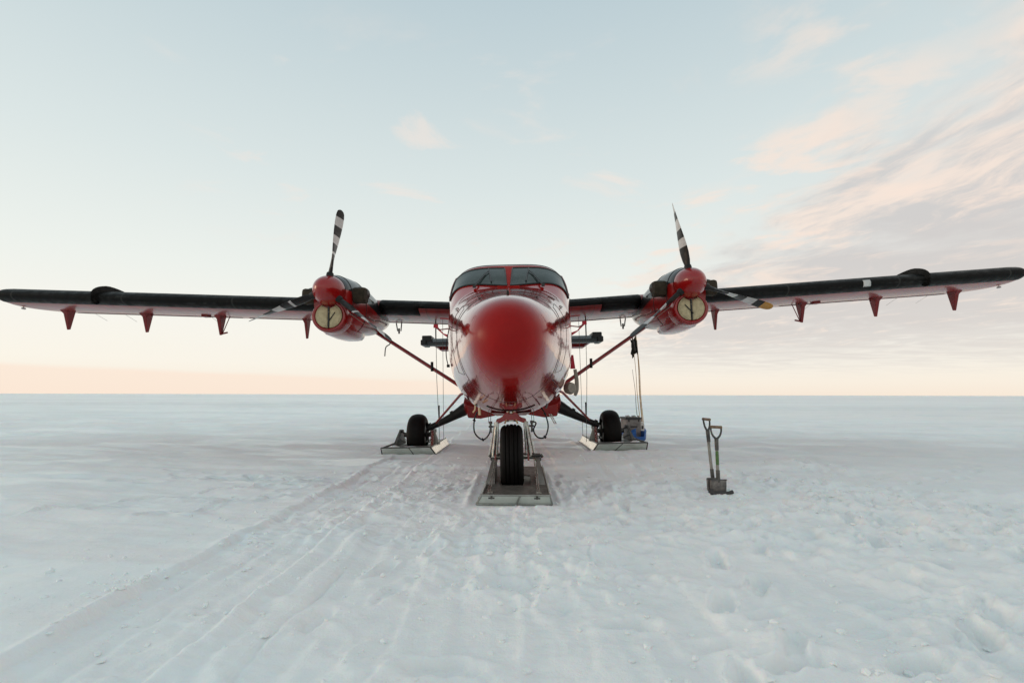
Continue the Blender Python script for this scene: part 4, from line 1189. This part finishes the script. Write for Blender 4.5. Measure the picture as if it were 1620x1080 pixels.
# ---- main gear
for s_ in (1, -1):
    gx = 1.97 if s_ > 0 else -1.93
    # red stub fairing on the belly
    mb = MB()
    mb.loft([[Vector((s_ * x, Y, z)) for Y, z in ((9.55, za), (9.75, zb_), (10.55, zb_), (10.85, za), (10.6, zc_), (9.8, zc_))] for x, za, zb_, zc_ in ((0.30, 0.86, 0.70, 1.05), (0.62, 0.84, 0.64, 1.05), (0.86, 0.90, 0.66, 1.06), (0.93, 0.97, 0.82, 1.08))])
    leg_f = part(mb, 'gear_fairing', 'red_paint', angle=40, bevel=0.015)
    # black tapered leg
    lm = MB(); p0 = Vector((s_ * 0.78, 10.2, 0.93)); p1 = Vector((s_ * 1.74, 10.2, 0.44))
    pts = [p0.lerp(p1, t_) + Vector((0, 0, -0.03 * math.sin(math.pi * t_))) for t_ in (0, 0.2, 0.45, 0.7, 0.85, 1.0)]
    lm.tube(pts, [0.13, 0.125, 0.085, 0.065, 0.06, 0.055], 16, smooth=3)
    for t_ in (0.45, 0.92): q_ = p0.lerp(p1, t_); lm.tube([q_ - (p1 - p0).normalized() * 0.03, q_ + (p1 - p0).normalized() * 0.03], 0.088 if t_ < .5 else 0.08, 14)
    leg = part(lm, 'main_leg', 'black_metal', angle=45)
    # red diagonal brace to the nose section
    br = MB(); br.tube([(s_ * 0.74, 7.7, 1.13), (s_ * 0.80, 7.85, 1.11), (s_ * 1.52, 10.0, 0.57)], 0.021, 10); part(br, 'brace', 'dull_red_paint', leg)
    # wheel
    wc = (gx, 10.25, 0.325); wm_ = tyre_fine(wc, 0.415, 0.355, 0, 0.92, 0.72)
    wh = part(wm_, 'wheel', 'tyre_rubber', angle=60)
    hb = MB(); hb.lathe([(-0.14, 0.0), (-0.14, 0.20), (-0.10, 0.24), (0.10, 0.24), (0.14, 0.20), (0.14, 0.0)], wc, (1, 0, 0), 32); hb.lathe([(-0.28, 0.045), (0.28, 0.045)], wc, (1, 0, 0), 14)
    hb.lathe([(0.0, 0.11), (0.03, 0.12), (0.05, 0.06)], (wc[0] - s_ * 0.17, wc[1], wc[2]), (-s_, 0, 0), 18)
    part(hb, 'hub', 'dark_steel', wh)
    # ski: sloped flanks, upturned toe, deck with a wheel well
    zg = (0.020 if s_ > 0 else -0.0)
    sk = empty('ski', (gx - O[0], 9.2 - O[1], 0.0)); sk.parent = plane
    SO = (gx, 9.2, 0.0)
    def spart(mb, name, mat, parent=sk, **kw): return mb.build(name, mat, parent, origin=SO, **kw)
    hwB, hwT, zt_ = 0.515, 0.485, 0.195
    yt, yb_, ye = 9.22, 9.42, 11.55
    bm_ = MB(); sh = -s_ * 0.055
    top = [(-hwT - sh*0, yt), (hwT - sh*0, yt), (hwT, ye), (-hwT, ye)]
    V = lambda x, y, z: Vector((gx + x, y, z))
    # toe plate (underside of the upturned front)
    tpz = 0.170; bz = 0.01
    def XT(sd_): return sd_ * (0.48 if sd_ == s_ else 0.42)      # outer / inner half width at the top
    def XB(sd_): return sd_ * 0.50
    tp0 = [V(XT(-1), yt, tpz), V(XT(1), yt, tpz), V(XB(1), yb_, bz), V(XB(-1), yb_, bz)]
    bm_.prism(tp0, (0, 0.012, 0.010))
    spart(bm_, 'toe_plate', 'ski_bottom')
    bt = MB(); bt.prism([V(XB(-1), yb_, bz), V(XB(1), yb_, bz), V(XB(1), ye, bz), V(XB(-1), ye, bz)], (0, 0, 0.016)); spart(bt, 'sole', 'ski_metal')
    # outer flank, inner flank
    for sd_ in (1, -1):
        inner = (sd_ == -s_)
        fl = MB()
        q4 = [V(XT(sd_), yt, tpz), V(XB(sd_), yb_, bz), V(XB(sd_), ye - 0.2, bz), V(XT(sd_), ye - 0.25, tpz - 0.005)]
        if inner:
            n_u, n_v = 22, 5; rr = []
            for j in range(n_v + 1):
                row = []
                for i in range(n_u + 1):
                    a = q4[0].lerp(q4[3], i / n_u); b = q4[1].lerp(q4[2], i / n_u); p = a.lerp(b, j / n_v)
                    k = 0.010 * (mnoise.noise(p * 7.0)) if 0 < j < n_v else 0
                    row.append(p + Vector((sd_ * k, 0, k)))
                rr.append(row)
            fl.loft(rr, closed=False)
            ob = spart(fl, 'inner_flank', 'shiny_metal', angle=60); so_ = ob.modifiers.new('t', 'SOLIDIFY'); so_.thickness = 0.006
        else:
            fl.prism(q4, (sd_ * 0.006, 0, 0)); spart(fl, 'outer_flank', 'ski_metal')
    # deck around the wheel slot
    dk = MB(); dz = 0.142
    xa_, xb_ = XT(-1) + 0.01, XT(1) - 0.01
    for x0, x1, y0, y1 in ((xa_, xb_, yt + 0.03, 9.85), (xa_, -0.24, 9.85, 10.7), (0.24, xb_, 9.85, 10.7), (xa_, xb_, 10.7, ye - 0.25)):
        dk.box((gx + (x0 + x1) / 2, (y0 + y1) / 2, dz - 0.006), (x1 - x0, y1 - y0, 0.010))
    spart(dk, 'deck', 'ski_deck' if False else 'ski_metal')
    # edge rails
    rl = MB(); rl.tube([V(XT(-1), yt, tpz + 0.004), V(XT(1), yt, tpz + 0.004)], 0.013, 8)
    rl.tube([V(XB(-1), yb_ - 0.012, bz), V(XB(1), yb_ - 0.012, bz)], 0.014, 8)
    for sd_ in (1, -1):
        rl.tube([V(XT(sd_), yt, tpz), V(XB(sd_), yb_ - 0.012, bz)], 0.012, 8)
        rl.tube([V(XT(sd_), yt, tpz), V(XT(sd_), ye - 0.25, tpz - 0.005)], 0.010, 8)
    a = V(0.03, yt - 0.005, tpz); b = V(0.09 * -s_, yb_ - 0.02, bz + 0.01); rl.tube([a, b], 0.010, 6)
    spart(rl, 'edge_rail', 'dark_steel')
    # packed snow left on the deck beside the wheel
    def mound(cx_, cy_, rx, ry, h_, z_):
        mb = MB(); rr = []
        for j in range(7):
            f = j / 6; ring = []
            for k in range(20):
                q = 2 * math.pi * k / 20; wob_ = 1 + 0.35 * mnoise.noise(Vector((cx_ * 3 + math.cos(q) * 1.5, cy_ + math.sin(q) * 1.5, f)))
                ring.append(Vector((cx_ + rx * (1 - f) * wob_ * math.cos(q), cy_ + ry * (1 - f) * wob_ * math.sin(q), z_ + h_ * (1 - (1 - f) ** 2) + 0.01 * mnoise.noise(Vector((math.cos(q) * 3, math.sin(q) * 3, f * 4 + cx_))))))
            rr.append(ring)
        mb.loft(rr); return mb
    spart(mound(gx + s_ * 0.36, 9.62, 0.10, 0.26, 0.035, 0.139), 'packed_snow', 'snow', angle=80)
    spart(mound(gx + s_ * 0.02, 9.60, 0.16, 0.12, 0.018, 0.139), 'packed_snow', 'snow', angle=80)
    # pedestals either side of the wheel
    for sd_ in (1, -1):
        pd = MB(); x_ = sd_ * 0.335
        pd.prism([V(x_, 9.75, dz), V(x_, 10.65, dz), V(x_, 10.32, 0.42), V(x_, 10.18, 0.42)], (0.012, 0, 0))
        pd.prism([V(x_ + sd_ * 0.13, 10.10, dz), V(x_, 10.10, dz), V(x_, 10.14, 0.42), V(x_ + sd_ * 0.02, 10.14, 0.42)], (0, 0.03, 0))
        pd.tube([V(x_ - 0.04, 10.25, 0.40), V(x_ + 0.04, 10.25, 0.40)], 0.035, 12)
        pd.tube([V(x_, 10.22, 0.40), V(x_ - sd_ * 0.10, 10.24, 0.34)], 0.018, 8)
        pd.tube([V(x_ - sd_ * 0.02, 10.0, 0.26), V(x_ - sd_ * 0.12, 10.0, 0.20)], 0.014, 8)
        spart(pd, 'pedestal', 'dark_steel' if sd_ == s_ else 'ski_metal')
    hx = MB(); hx.tube([V(-s_ * 0.38, 9.62, 0.15), V(-s_ * 0.33, 10.01, 0.42)], 0.020, 8, flat=(1.4, 0.7)); spart(hx, 'front_link', 'shiny_metal')
    # hydraulic line
    hy = MB(); hy.tube([V(-s_ * 0.30, 10.05, 0.42), V(-s_ * 0.26, 9.9, 0.30), V(-s_ * 0.30, 9.85, 0.20)], 0.010, 6, smooth=5); spart(hy, 'hydraulic_hose', 'black_metal')

# ---- nose gear
wc = (0.0, 5.86, 0.385)
nl = MB()
nl.tube([(0, 5.86, 1.00), (0, 5.86, 0.80)], 0.060, 16)
nl.tube([(0, 5.86, 0.84), (0, 5.86, 0.78)], 0.075, 16)
leg = part(nl, 'nose_leg', 'bare_metal')
fk = MB()
arch = [(-0.185, 5.86, 0.52), (-0.180, 5.86, 0.70), (-0.155, 5.86, 0.795), (0, 5.86, 0.835), (0.155, 5.86, 0.795), (0.180, 5.86, 0.70), (0.185, 5.86, 0.52)]
def plate(pts, hw, hh):
    mb = MB(); rr = []
    for i, p in enumerate(pts):
        p = Vector(p); d = (Vector(pts[min(i + 1, len(pts) - 1)]) - Vector(pts[max(i - 1, 0)])).normalized()
        up = Vector((0, 1, 0)); sd_ = d.cross(up).normalized()
        rr.append([p + up * hw + sd_ * hh, p - up * hw + sd_ * hh, p - up * hw - sd_ * hh, p + up * hw - sd_ * hh])
    mb.loft(rr); return mb
fk = plate(arch, 0.07, 0.022)
for sd_ in (1, -1):
    fk.prism([(sd_ * 0.06, 5.77, 0.89), (sd_ * 0.015, 5.77, 0.89), (sd_ * 0.09, 5.77, 0.79), (sd_ * 0.15, 5.77, 0.785)], (0, 0.02, 0))
fk.prism([(-0.165, 5.775, 0.775), (-0.145, 5.775, 0.815), (-0.055, 5.775, 0.875), (0.055, 5.775, 0.875), (0.145, 5.775, 0.815), (0.165, 5.775, 0.775), (0.13, 5.775, 0.770), (0.06, 5.775, 0.800), (-0.06, 5.775, 0.800), (-0.13, 5.775, 0.770)], (0, 0.03, 0))
fork = part(fk, 'fork', 'red_paint', angle=40, bevel=0.005)
for sd_ in (1, -1):
    ax_ = MB(); ax_.prism([(sd_ * 0.188, 5.80, 0.56), (sd_ * 0.188, 5.92, 0.56), (sd_ * 0.188, 5.94, 0.34), (sd_ * 0.188, 5.78, 0.34)], (0.02, 0, 0))
    part(ax_, 'fork_leg', 'red_paint', fork)
gl = MB()
for sd_ in (1, -1):
    gl.tube([(sd_ * 0.035, 5.79, 0.93), (sd_ * 0.028, 5.785, 0.86), (sd_ * 0.075, 5.755, 0.765)], 0.010, 6)
part(gl, 'torque_link', 'gold_edge', leg)
wh = part(tyre_fine(wc, 0.365, 0.262, 6), 'wheel', 'tyre_rubber', angle=60)
hb = MB(); hb.lathe([(-0.10, 0.0), (-0.10, 0.17), (0.10, 0.17), (0.10, 0.0)], wc, (1, 0, 0), 28); hb.lathe([(-0.25, 0.035), (0.25, 0.035)], wc, (1, 0, 0), 14)
part(hb, 'hub', 'bare_metal', wh)
SO2 = (0.02, 5.0, 0.0)
nsk = empty('ski', (SO2[0] - O[0], SO2[1] - O[1], 0.012)); nsk.parent = plane; nsk.rotation_euler = (0, R(1.35), R(-1.2))
def npart(mb, name, mat, parent=nsk, **kw): return mb.build(name, mat, parent, origin=SO2, **kw)
V2 = lambda x, y, z: Vector((SO2[0] + x, y, z))
yt2, yb2, ye2 = 4.94, 5.03, 7.1
bm_ = MB(); bm_.prism([V2(-0.315, yt2, 0.108), V2(0.345, yt2, 0.108), V2(0.370, yb2, 0.012), V2(-0.375, yb2, 0.012)], (0, 0.010, 0.006)); npart(bm_, 'toe_plate', 'ski_bottom')
bt = MB(); bt.prism([V2(-.375, yb2, 0.010), V2(.37, yb2, 0.010), V2(.37, ye2, 0.010), V2(-.375, ye2, 0.010)], (0, 0, 0.014)); npart(bt, 'sole', 'ski_metal')
dk = MB(); dz = 0.100
for x0, x1, y0, y1 in ((-0.31, 0.34, yt2 + 0.02, 5.55), (-0.31, -0.17, 5.55, 6.25), (0.17, 0.34, 5.55, 6.25), (-0.31, 0.34, 6.25, 7.0)):
    dk.box((SO2[0] + (x0 + x1) / 2, (y0 + y1) / 2, dz - 0.006), (x1 - x0, y1 - y0, 0.010))
npart(dk, 'deck', 'ski_deck')
for sd_, xt, xb in ((1, 0.345, 0.37), (-1, -0.315, -0.375)):
    fl = MB(); fl.prism([V2(xt, yt2, 0.108), V2(xb, yb2, 0.012), V2(xb, ye2, 0.012), V2(xt, ye2 - 0.1, 0.108)], (0.006, 0, 0)); npart(fl, 'flank', 'ski_metal')
    lg = MB()
    for k in range(9):
        y = 5.2 + k * 0.19
        lg.tube([V2(xb - sd_ * 0.005, y, 0.03), V2(xt + sd_ * 0.004, y + 0.10, 0.10)], 0.007, 6)
        lg.tube([V2(xt + sd_ * 0.004, y + 0.10, 0.10), V2(xb - sd_ * 0.005, y + 0.19, 0.03)], 0.007, 6)
    npart(lg, 'flank_lattice', 'bare_metal')
rl = MB()
rl.tube([V2(-0.318, yt2 - 0.004, 0.112), V2(0.348, yt2 - 0.004, 0.112)], 0.010, 8)
rl.tube([V2(-0.375, yb2 - 0.012, 0.012), V2(0.37, yb2 - 0.012, 0.012)], 0.012, 8)
for xt, xb in ((0.345, 0.37), (-0.315, -0.375)):
    rl.tube([V2(xt, yt2 - 0.004, 0.112), V2(xb, yb2 - 0.012, 0.012)], 0.010, 8)
    rl.tube([V2(xt, yt2, 0.110), V2(xt, ye2 - 0.1, 0.110)], 0.009, 8)
rl.tube([V2(0.055, yt2 - 0.012, 0.105), V2(0.02, yb2 - 0.022, 0.012)], 0.010, 6)
npart(rl, 'edge_rail', 'ski_metal')
for sd_ in (1, -1):
    pd = MB(); x_ = sd_ * 0.235
    pd.prism([V2(x_, 5.60, dz), V2(x_, 6.25, dz), V2(x_, 6.02, 0.36), V2(x_, 5.84, 0.36)], (0.010, 0, 0))
    pd.prism([V2(x_ + sd_ * 0.095, 5.58, dz), V2(x_ + sd_ * 0.012, 5.62, dz), V2(x_ - sd_ * 0.01, 5.80, 0.36), V2(x_ + sd_ * 0.035, 5.80, 0.36)], (0, 0.02, 0))
    pd.tube([V2(x_ - 0.035, 5.90, 0.37), V2(x_ + 0.045, 5.90, 0.37)], 0.033, 12)
    npart(pd, 'pedestal', 'ski_metal')
    pb = MB(); pb.box(V2(x_ + sd_ * 0.02, 5.83, 0.345), (0.07, 0.05, 0.035)); pb.tube([V2(x_ - .06, 5.8, 0.39), V2(x_ + .05, 5.8, 0.39)], 0.014, 8); pb.tube([V2(x_ + sd_ * .07, 5.8, 0.37), V2(x_ + sd_ * .045, 5.8, 0.40)], 0.016, 8)
    npart(pb, 'pivot_bolt', 'dark_steel')
    # trim cables to the toe
    tm = MB(); tm.tube([V2(sd_ * 0.205, 5.78, 0.37), V2(sd_ * 0.235 - 0.01, 5.10, 0.115)], 0.0045, 6); tm.tube([V2(sd_ * 0.225, 5.78, 0.37), V2(sd_ * 0.255 - 0.01, 5.10, 0.115)], 0.0045, 6)
    tm.box(V2(sd_ * 0.24, 5.06, 0.118), (0.05, 0.05, 0.02)); npart(tm, 'trim_cable', 'bare_metal')
    # shackles hanging on the toe plate
    hk = MB(); hk.tube([V2(sd_ * 0.22, yt2 - 0.012, 0.11), V2(sd_ * 0.22, yt2 - 0.018, 0.078)], 0.010, 6); hk.tube([V2(sd_ * 0.22 - .03, yt2 - 0.018, 0.088), V2(sd_ * 0.22 + .03, yt2 - 0.018, 0.088)], 0.007, 6); npart(hk, 'shackle', 'dark_steel')
# side links from the crown down to the pivots
for sd_ in (1, -1):
    lk = MB()
    lk.tube([(sd_ * 0.172, 5.76, 0.755), (sd_ * 0.215, 5.78, 0.40)], 0.018, 10, flat=(1, 1.3))
    lk.tube([(sd_ * 0.150, 5.74, 0.770), (sd_ * 0.168, 5.76, 0.42)], 0.012, 8)
    lk.tube([(sd_ * 0.195, 5.80, 0.74), (sd_ * 0.262, 5.84, 0.38)], 0.012, 8)
    lk.tube([(sd_ * 0.172, 5.75, 0.735), (sd_ * 0.172, 5.75, 0.785)], 0.022, 10)
    part(lk, 'side_link', 'bare_metal', fork)
    vh = MB(); vh.tube([(sd_ * 0.235, 5.80, 0.66), (sd_ * 0.238, 5.80, 0.78)], 0.012, 8); vh.tube([(sd_ * 0.205, 5.80, 0.73), (sd_ * 0.26, 5.80, 0.73)], 0.011, 8); vh.tube([(sd_ * 0.238, 5.80, 0.79), (sd_ * 0.238, 5.80, 0.76)], 0.020, 8)
    part(vh, 'valve', 'dark_steel', fork)
    # looped hydraulic hose
    ho = MB()
    if sd_ < 0:
        pts = [(-0.40, 5.95, 0.90), (-0.435, 5.92, 0.80), (-0.425, 5.85, 0.66), (-0.33, 5.80, 0.585), (-0.255, 5.80, 0.65), (-0.238, 5.80, 0.76)]
    else:
        pts = [(0.36, 6.0, 0.93), (0.40, 5.95, 0.86), (0.43, 5.88, 0.72), (0.385, 5.82, 0.60), (0.30, 5.80, 0.60), (0.255, 5.80, 0.68), (0.285, 5.80, 0.76), (0.238, 5.80, 0.78)]
    ho.tube(pts, 0.0085, 8, smooth=7)
    for p in (pts[1], pts[3]): ho.tube([Vector(p) + Vector((-.012, 0, .012)), Vector(p) + Vector((.012, 0, -.012))], 0.013, 8)
    part(ho, 'hydraulic_hose', 'black_metal', fork)
    # thin lines up to the belly
    tl = MB(); tl.tube([(sd_ * 0.238, 5.80, 0.78), (sd_ * 0.235, 5.9, 0.92)], 0.0035, 5); tl.tube([(sd_ * 0.262, 5.80, 0.78), (sd_ * 0.262, 5.95, 0.93)], 0.003, 5); part(tl, 'brake_line', 'dark_steel', fork)
# thin belly shadow drawn as a dark tube, then small belly fittings
bf = MB()
bf.tube([fus_pt(5.62, R(-90 + k), 0.002) for k in range(-22, 23, 2)], 0.008, 6)
part(bf, 'belly_shade_line', 'black_metal', fus)
bay = MB(); bay.loft([[Vector((x, Y, z)) for x, z in ((-w_, 0.88), (-w_ * 0.7, zb2), (w_ * 0.7, zb2), (w_, 0.88))] for Y, w_, zb2 in ((5.85, 0.10, 0.87), (6.0, 0.24, 0.845), (6.4, 0.27, 0.825), (6.9, 0.20, 0.82))])
part(bay, 'belly_blister', 'red_paint', fus, angle=60)
ft = MB()
ft.tube([(-0.40, 5.70, 1.00), (-0.405, 5.68, 0.93), (-0.43, 5.68, 0.90)], 0.010, 6); ft.tube([(-0.365, 5.8, 0.95), (-0.36, 5.8, 0.865)], 0.016, 8)
part(ft, 'drain_tube', 'gold_edge', fus)
ft = MB(); ft.tube([(0.42, 5.75, 0.98), (0.40, 5.74, 0.93)], 0.012, 6); ft.tube([(-0.40, 5.7, 0.99), (-0.39, 5.7, 0.965)], 0.018, 6); part(ft, 'drain_tap', 'dark_steel', fus)
tc_ = MB()
for dx in (0, 0.035): tc_.tube([(0.70 + dx, 9.7, 0.72), (0.80 + dx, 9.65, 0.52)], 0.011, 6)
part(tc_, 'belly_drain', 'bare_metal', fus)

# ================================================================== SHOVELS
def shovel(name, base, top, rz, label, hand_w, blade_w, blade_h, green, tilt):
    bx, by, bz = base; root = empty(name, (bx, by, bz), 0)
    tag(root, label, 'shovel')
    tp = Vector(top) - Vector(base); L = tp.length
    def sp(mb, n, m, par=root, **kw): return mb.build(n, m, par, origin=(0, 0, 0), **kw)
    d = tp.normalized(); side = Matrix.Rotation(rz, 3, 'Z') @ Vector((1, 0, 0)); side = (side - d * side.dot(d)).normalized(); fr = d.cross(side)
    b0 = d * 0.16
    sh = MB(); y0 = tp - d * 0.135
    sh.tube([b0 - d * 0.06, b0.lerp(y0, 0.5) + fr * 0.004, y0], [0.0165, 0.0165, 0.0165], 12, smooth=4)
    shf = sp(sh, 'shaft', 'shaft_grey')
    if green:
        gr = MB(); gr.tube([b0.lerp(y0, 0.36), b0.lerp(y0, 0.70)], 0.0178, 12); sp(gr, 'grip_tape', 'shaft_green', shf)
    yk = MB(); yk.tube([y0 - d * 0.12, y0 + d * 0.01], [0.020, 0.022], 12)
    for sg in (1, -1):
        yk.tube([y0, y0 + d * 0.04 + side * sg * hand_w * 0.33, y0 + d * 0.09 + side * sg * hand_w * 0.48, y0 + d * 0.135 + side * sg * hand_w * 0.5], [0.014, 0.011, 0.010, 0.010], 8, smooth=4)
    sp(yk, 'handle_yoke', 'dark_steel', shf)
    gp = MB(); gp.tube([tp - side * hand_w * 0.56, tp + side * hand_w * 0.56], 0.016, 12); sp(gp, 'hand_grip', 'wood_handle')
    # curved pressed steel blade with a central socket
    bl = MB(); rr = []
    bd = (-d + fr * tilt).normalized()
    for i in range(9):
        t = i / 8; z_ = b0 + bd * blade_h * t
        wdt = blade_w * (1.0 - 0.06 * t)
        rr.append([z_ + side * wdt * (k / 10 - 0.5) + fr * (-0.10 * blade_w + 0.55 * blade_w * (k / 10 - 0.5) ** 2) for k in range(11)])
    bl.loft(rr, closed=False)
    ob = sp(bl, 'blade', 'shovel_steel', angle=60); so = ob.modifiers.new('t', 'SOLIDIFY'); so.thickness = 0.003
    sc = MB(); sc.tube([b0 + d * 0.10, b0 - d * 0.02, b0 + bd * blade_h * 0.5], [0.021, 0.021, 0.006], 12); 
    sc.tube([b0 - side * blade_w * 0.5 - fr * 0.0, b0 - side * blade_w * 0.06 - fr * blade_w * 0.08], 0.006, 6); sc.tube([b0 + side * blade_w * 0.5, b0 + side * blade_w * 0.06 - fr * blade_w * 0.08], 0.006, 6)
    sp(sc, 'socket', 'dark_steel', ob)
    return root
gz = ground_z(2.28, 5.62)
shovel('shovel', (2.245, 5.66, gz - 0.03), (2.235, 5.78, 0.815), R(35), 'taller plain grey shovel standing in snow behind the shorter green banded one', 0.115, 0.21, 0.19, False, 0.05)
shovel('shovel', (2.262, 5.58, gz - 0.03), (2.292, 5.66, 0.735), R(-3), 'shorter shovel with a green band on its shaft, blade dug into the snow', 0.115, 0.185, 0.19, True, 0.05)
br_ = MB(); gz2 = gz  # short dark bar with a thick end, not identified further
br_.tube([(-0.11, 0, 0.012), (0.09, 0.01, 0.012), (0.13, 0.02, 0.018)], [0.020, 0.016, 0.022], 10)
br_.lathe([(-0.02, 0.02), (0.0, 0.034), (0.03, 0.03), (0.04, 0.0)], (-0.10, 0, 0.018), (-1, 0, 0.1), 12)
bo = br_.build('dark_bar', 'dark_lid', None, origin=(0, 0, 0)); bo.location = (2.27, 5.53, ground_z(2.27, 5.53) + 0.004)
tag(bo, 'short dark bar lying on the snow at the foot of the two shovels', 'tool')

# ================================================================== SLED WITH CARGO
SLX, SLY = 2.90, 12.35; gs = ground_z(SLX, SLY) + 0.002
sl = MB()
prof = [(-0.26, 0.24), (-0.235, 0.03), (-0.20, 0.0), (0.20, 0.0), (0.235, 0.03), (0.26, 0.24)]
rr = []
for Y, w_, dz in ((-0.78, 0.45, 0.14), (-0.70, 0.78, 0.06), (-0.50, 1.0, 0.01), (0, 1.05, 0.0), (0.5, 1.0, 0.01), (0.78, 0.85, 0.08)):
    inner = [(x * 0.95, max(z, 0.014)) for x, z in prof]
    rr.append([Vector((x * w_, Y, dz + z * (1 - dz))) for x, z in prof] + [Vector((x * w_ * 0.97, Y, dz + z * (1 - dz) + 0.004)) for x, z in inner[::-1]])
sl.loft(rr)
sled = empty('cargo_sled', (SLX, SLY, gs), R(14)); tag(sled, 'blue plastic cargo sled on the snow behind the right wheel of the plane', 'sled')
sl.v = [(x - 0.15, y, z) for x, y, z in sl.v]
so = sl.build('hull', 'blue_plastic', sled, angle=50)
rm = MB()
for sd_ in (1, -1): rm.tube([(sd_ * 0.12, -0.76, 0.19), (sd_ * 0.20, -0.66, 0.25), (sd_ * 0.262, -0.5, 0.25), (sd_ * 0.274, 0, 0.245), (sd_ * 0.262, 0.5, 0.25), (sd_ * 0.22, 0.78, 0.29)], 0.012, 8, smooth=3)
rm.v = [(x - 0.15, y, z) for x, y, z in rm.v]
rm.build('rim', 'blue_plastic', sled)
cr = empty('equipment_case', (SLX - 0.01, SLY - 0.1, gs + 0.022), R(4)); tag(cr, 'grey hard case with a dark rimmed lid sitting in the blue sled', 'case')
c1 = MB(); c1.box((0, 0, 0.25), (0.35, 0.5, 0.50)); c1.build('case_body', 'crate_grey', cr, bevel=0.015)
c2 = MB(); c2.box((0, 0, 0.525), (0.385, 0.54, 0.05)); c2.build('lid', 'dark_lid', cr, bevel=0.01)
c3 = MB(); c3.box((0, -0.256, 0.33), (0.16, 0.012, 0.035)); 
for x in (-.12, .12): c3.box((x, -0.256, 0.475), (0.03, 0.012, 0.06))
c3.build('handle', 'dark_lid', cr)
c4 = MB(); 
for k in range(7): c4.tube([(-0.15 + 0.05 * k, -0.18 + 0.05 * (k % 3), 0.55), (-0.15 + 0.05 * k, -0.12 + 0.05 * (k % 3), 0.585)], 0.014, 6)
c4.build('lashing', 'webbing', cr)
jc = empty('jerry_can', (SLX + 0.215, SLY - 0.16, gs + 0.03), R(14)); tag(jc, 'small white plastic container standing upright beside the grey case in the sled', 'container')
j1 = MB(); j1.loft([[Vector((x * w_, y * w_, z)) for x, y in ((-.06, -.09), (.06, -.09), (.06, .09), (-.06, .09))] for z, w_ in ((0, .95), (.03, 1), (.36, 1), (.42, .8), (.44, .5))]); j1.build('can_body', 'white_plastic', jc, bevel=0.012)
j2 = MB(); j2.lathe([(0, .022), (.035, .022)], (0, 0, .44), (0, 0, 1), 12); j2.box((0, -0.095, 0.3), (0.05, 0.006, 0.08)); j2.build('cap', 'dark_lid', jc)

def pole(dx, top, flag, r, mat, label, fpts=None, cat='flag'):
    base = Vector((SLX + dx + 0.09, SLY - 0.06, gs + 0.04))
    root = empty('flag_pole' if flag else 'bamboo_pole', base); tag(root, label, cat, None)
    tp = Vector(top) - base
    mb = MB(); n = 14
    mb.tube([tp * (k / n) + Vector((0.008 * math.sin(k * 0.8), 0, 0)) for k in range(n + 1)], [r * (1 - 0.45 * k / n) for k in range(n + 1)], 8)
    mb.build('pole', mat, root)
    if flag:
        fm = MB(); rr = []
        w_, h_, sgn = flag
        nn = 12
        for i in range(nn + 1):
            t = i / nn
            row = []
            for j in range(5):
                s = j / 4
                zz = tp.z - 0.00 - t * h_
                wid = w_ * (fpts(t) if fpts else 1)
                row.append(Vector((tp.x * (1 - t * h_ / tp.z) + sgn * wid * s, tp.y + 0.025 * math.sin(3 * t + 5 * s) * s, zz - 0.05 * s * t)))
            rr.append(row)
        fm.loft(rr, closed=False); fo = fm.build('flag', 'flag_cloth', root, angle=80); sd2 = fo.modifiers.new('t', 'SOLIDIFY'); sd2.thickness = 0.004
    return root
pole(0.20, (3.09, 12.29, 2.60), (0.14, 0.46, -1), 0.016, 'bamboo', 'tallest of the marker flags standing in the sled, dark cloth at its top right', lambda t: min(1, t * 2.2) * (1 - 0.5 * max(0, t - 0.7) / 0.3))
pole(0.165, (3.01, 12.33, 2.46), (0.13, 0.42, -1), 0.009, 'bamboo', 'dark marker flag furled left of the tallest one above the sled', lambda t: 0.25 + 0.9 * abs(t - 0.35) if t < 0.8 else 0.35)
pole(0.235, (3.10, 12.26, 2.44), (0.05, 0.30, -1), 0.009, 'bamboo', 'dark marker flag lowest on the right of the three above the sled', lambda t: 1 - 0.6 * t)
pole(0.12, (3.00, 12.36, 1.72), None, 0.008, 'dark_steel', 'thin dark bare rod leaning in the sled below the marker flags', None, 'pole')

print('objects', len(bpy.data.objects), 'ground verts', nxx * nyy)
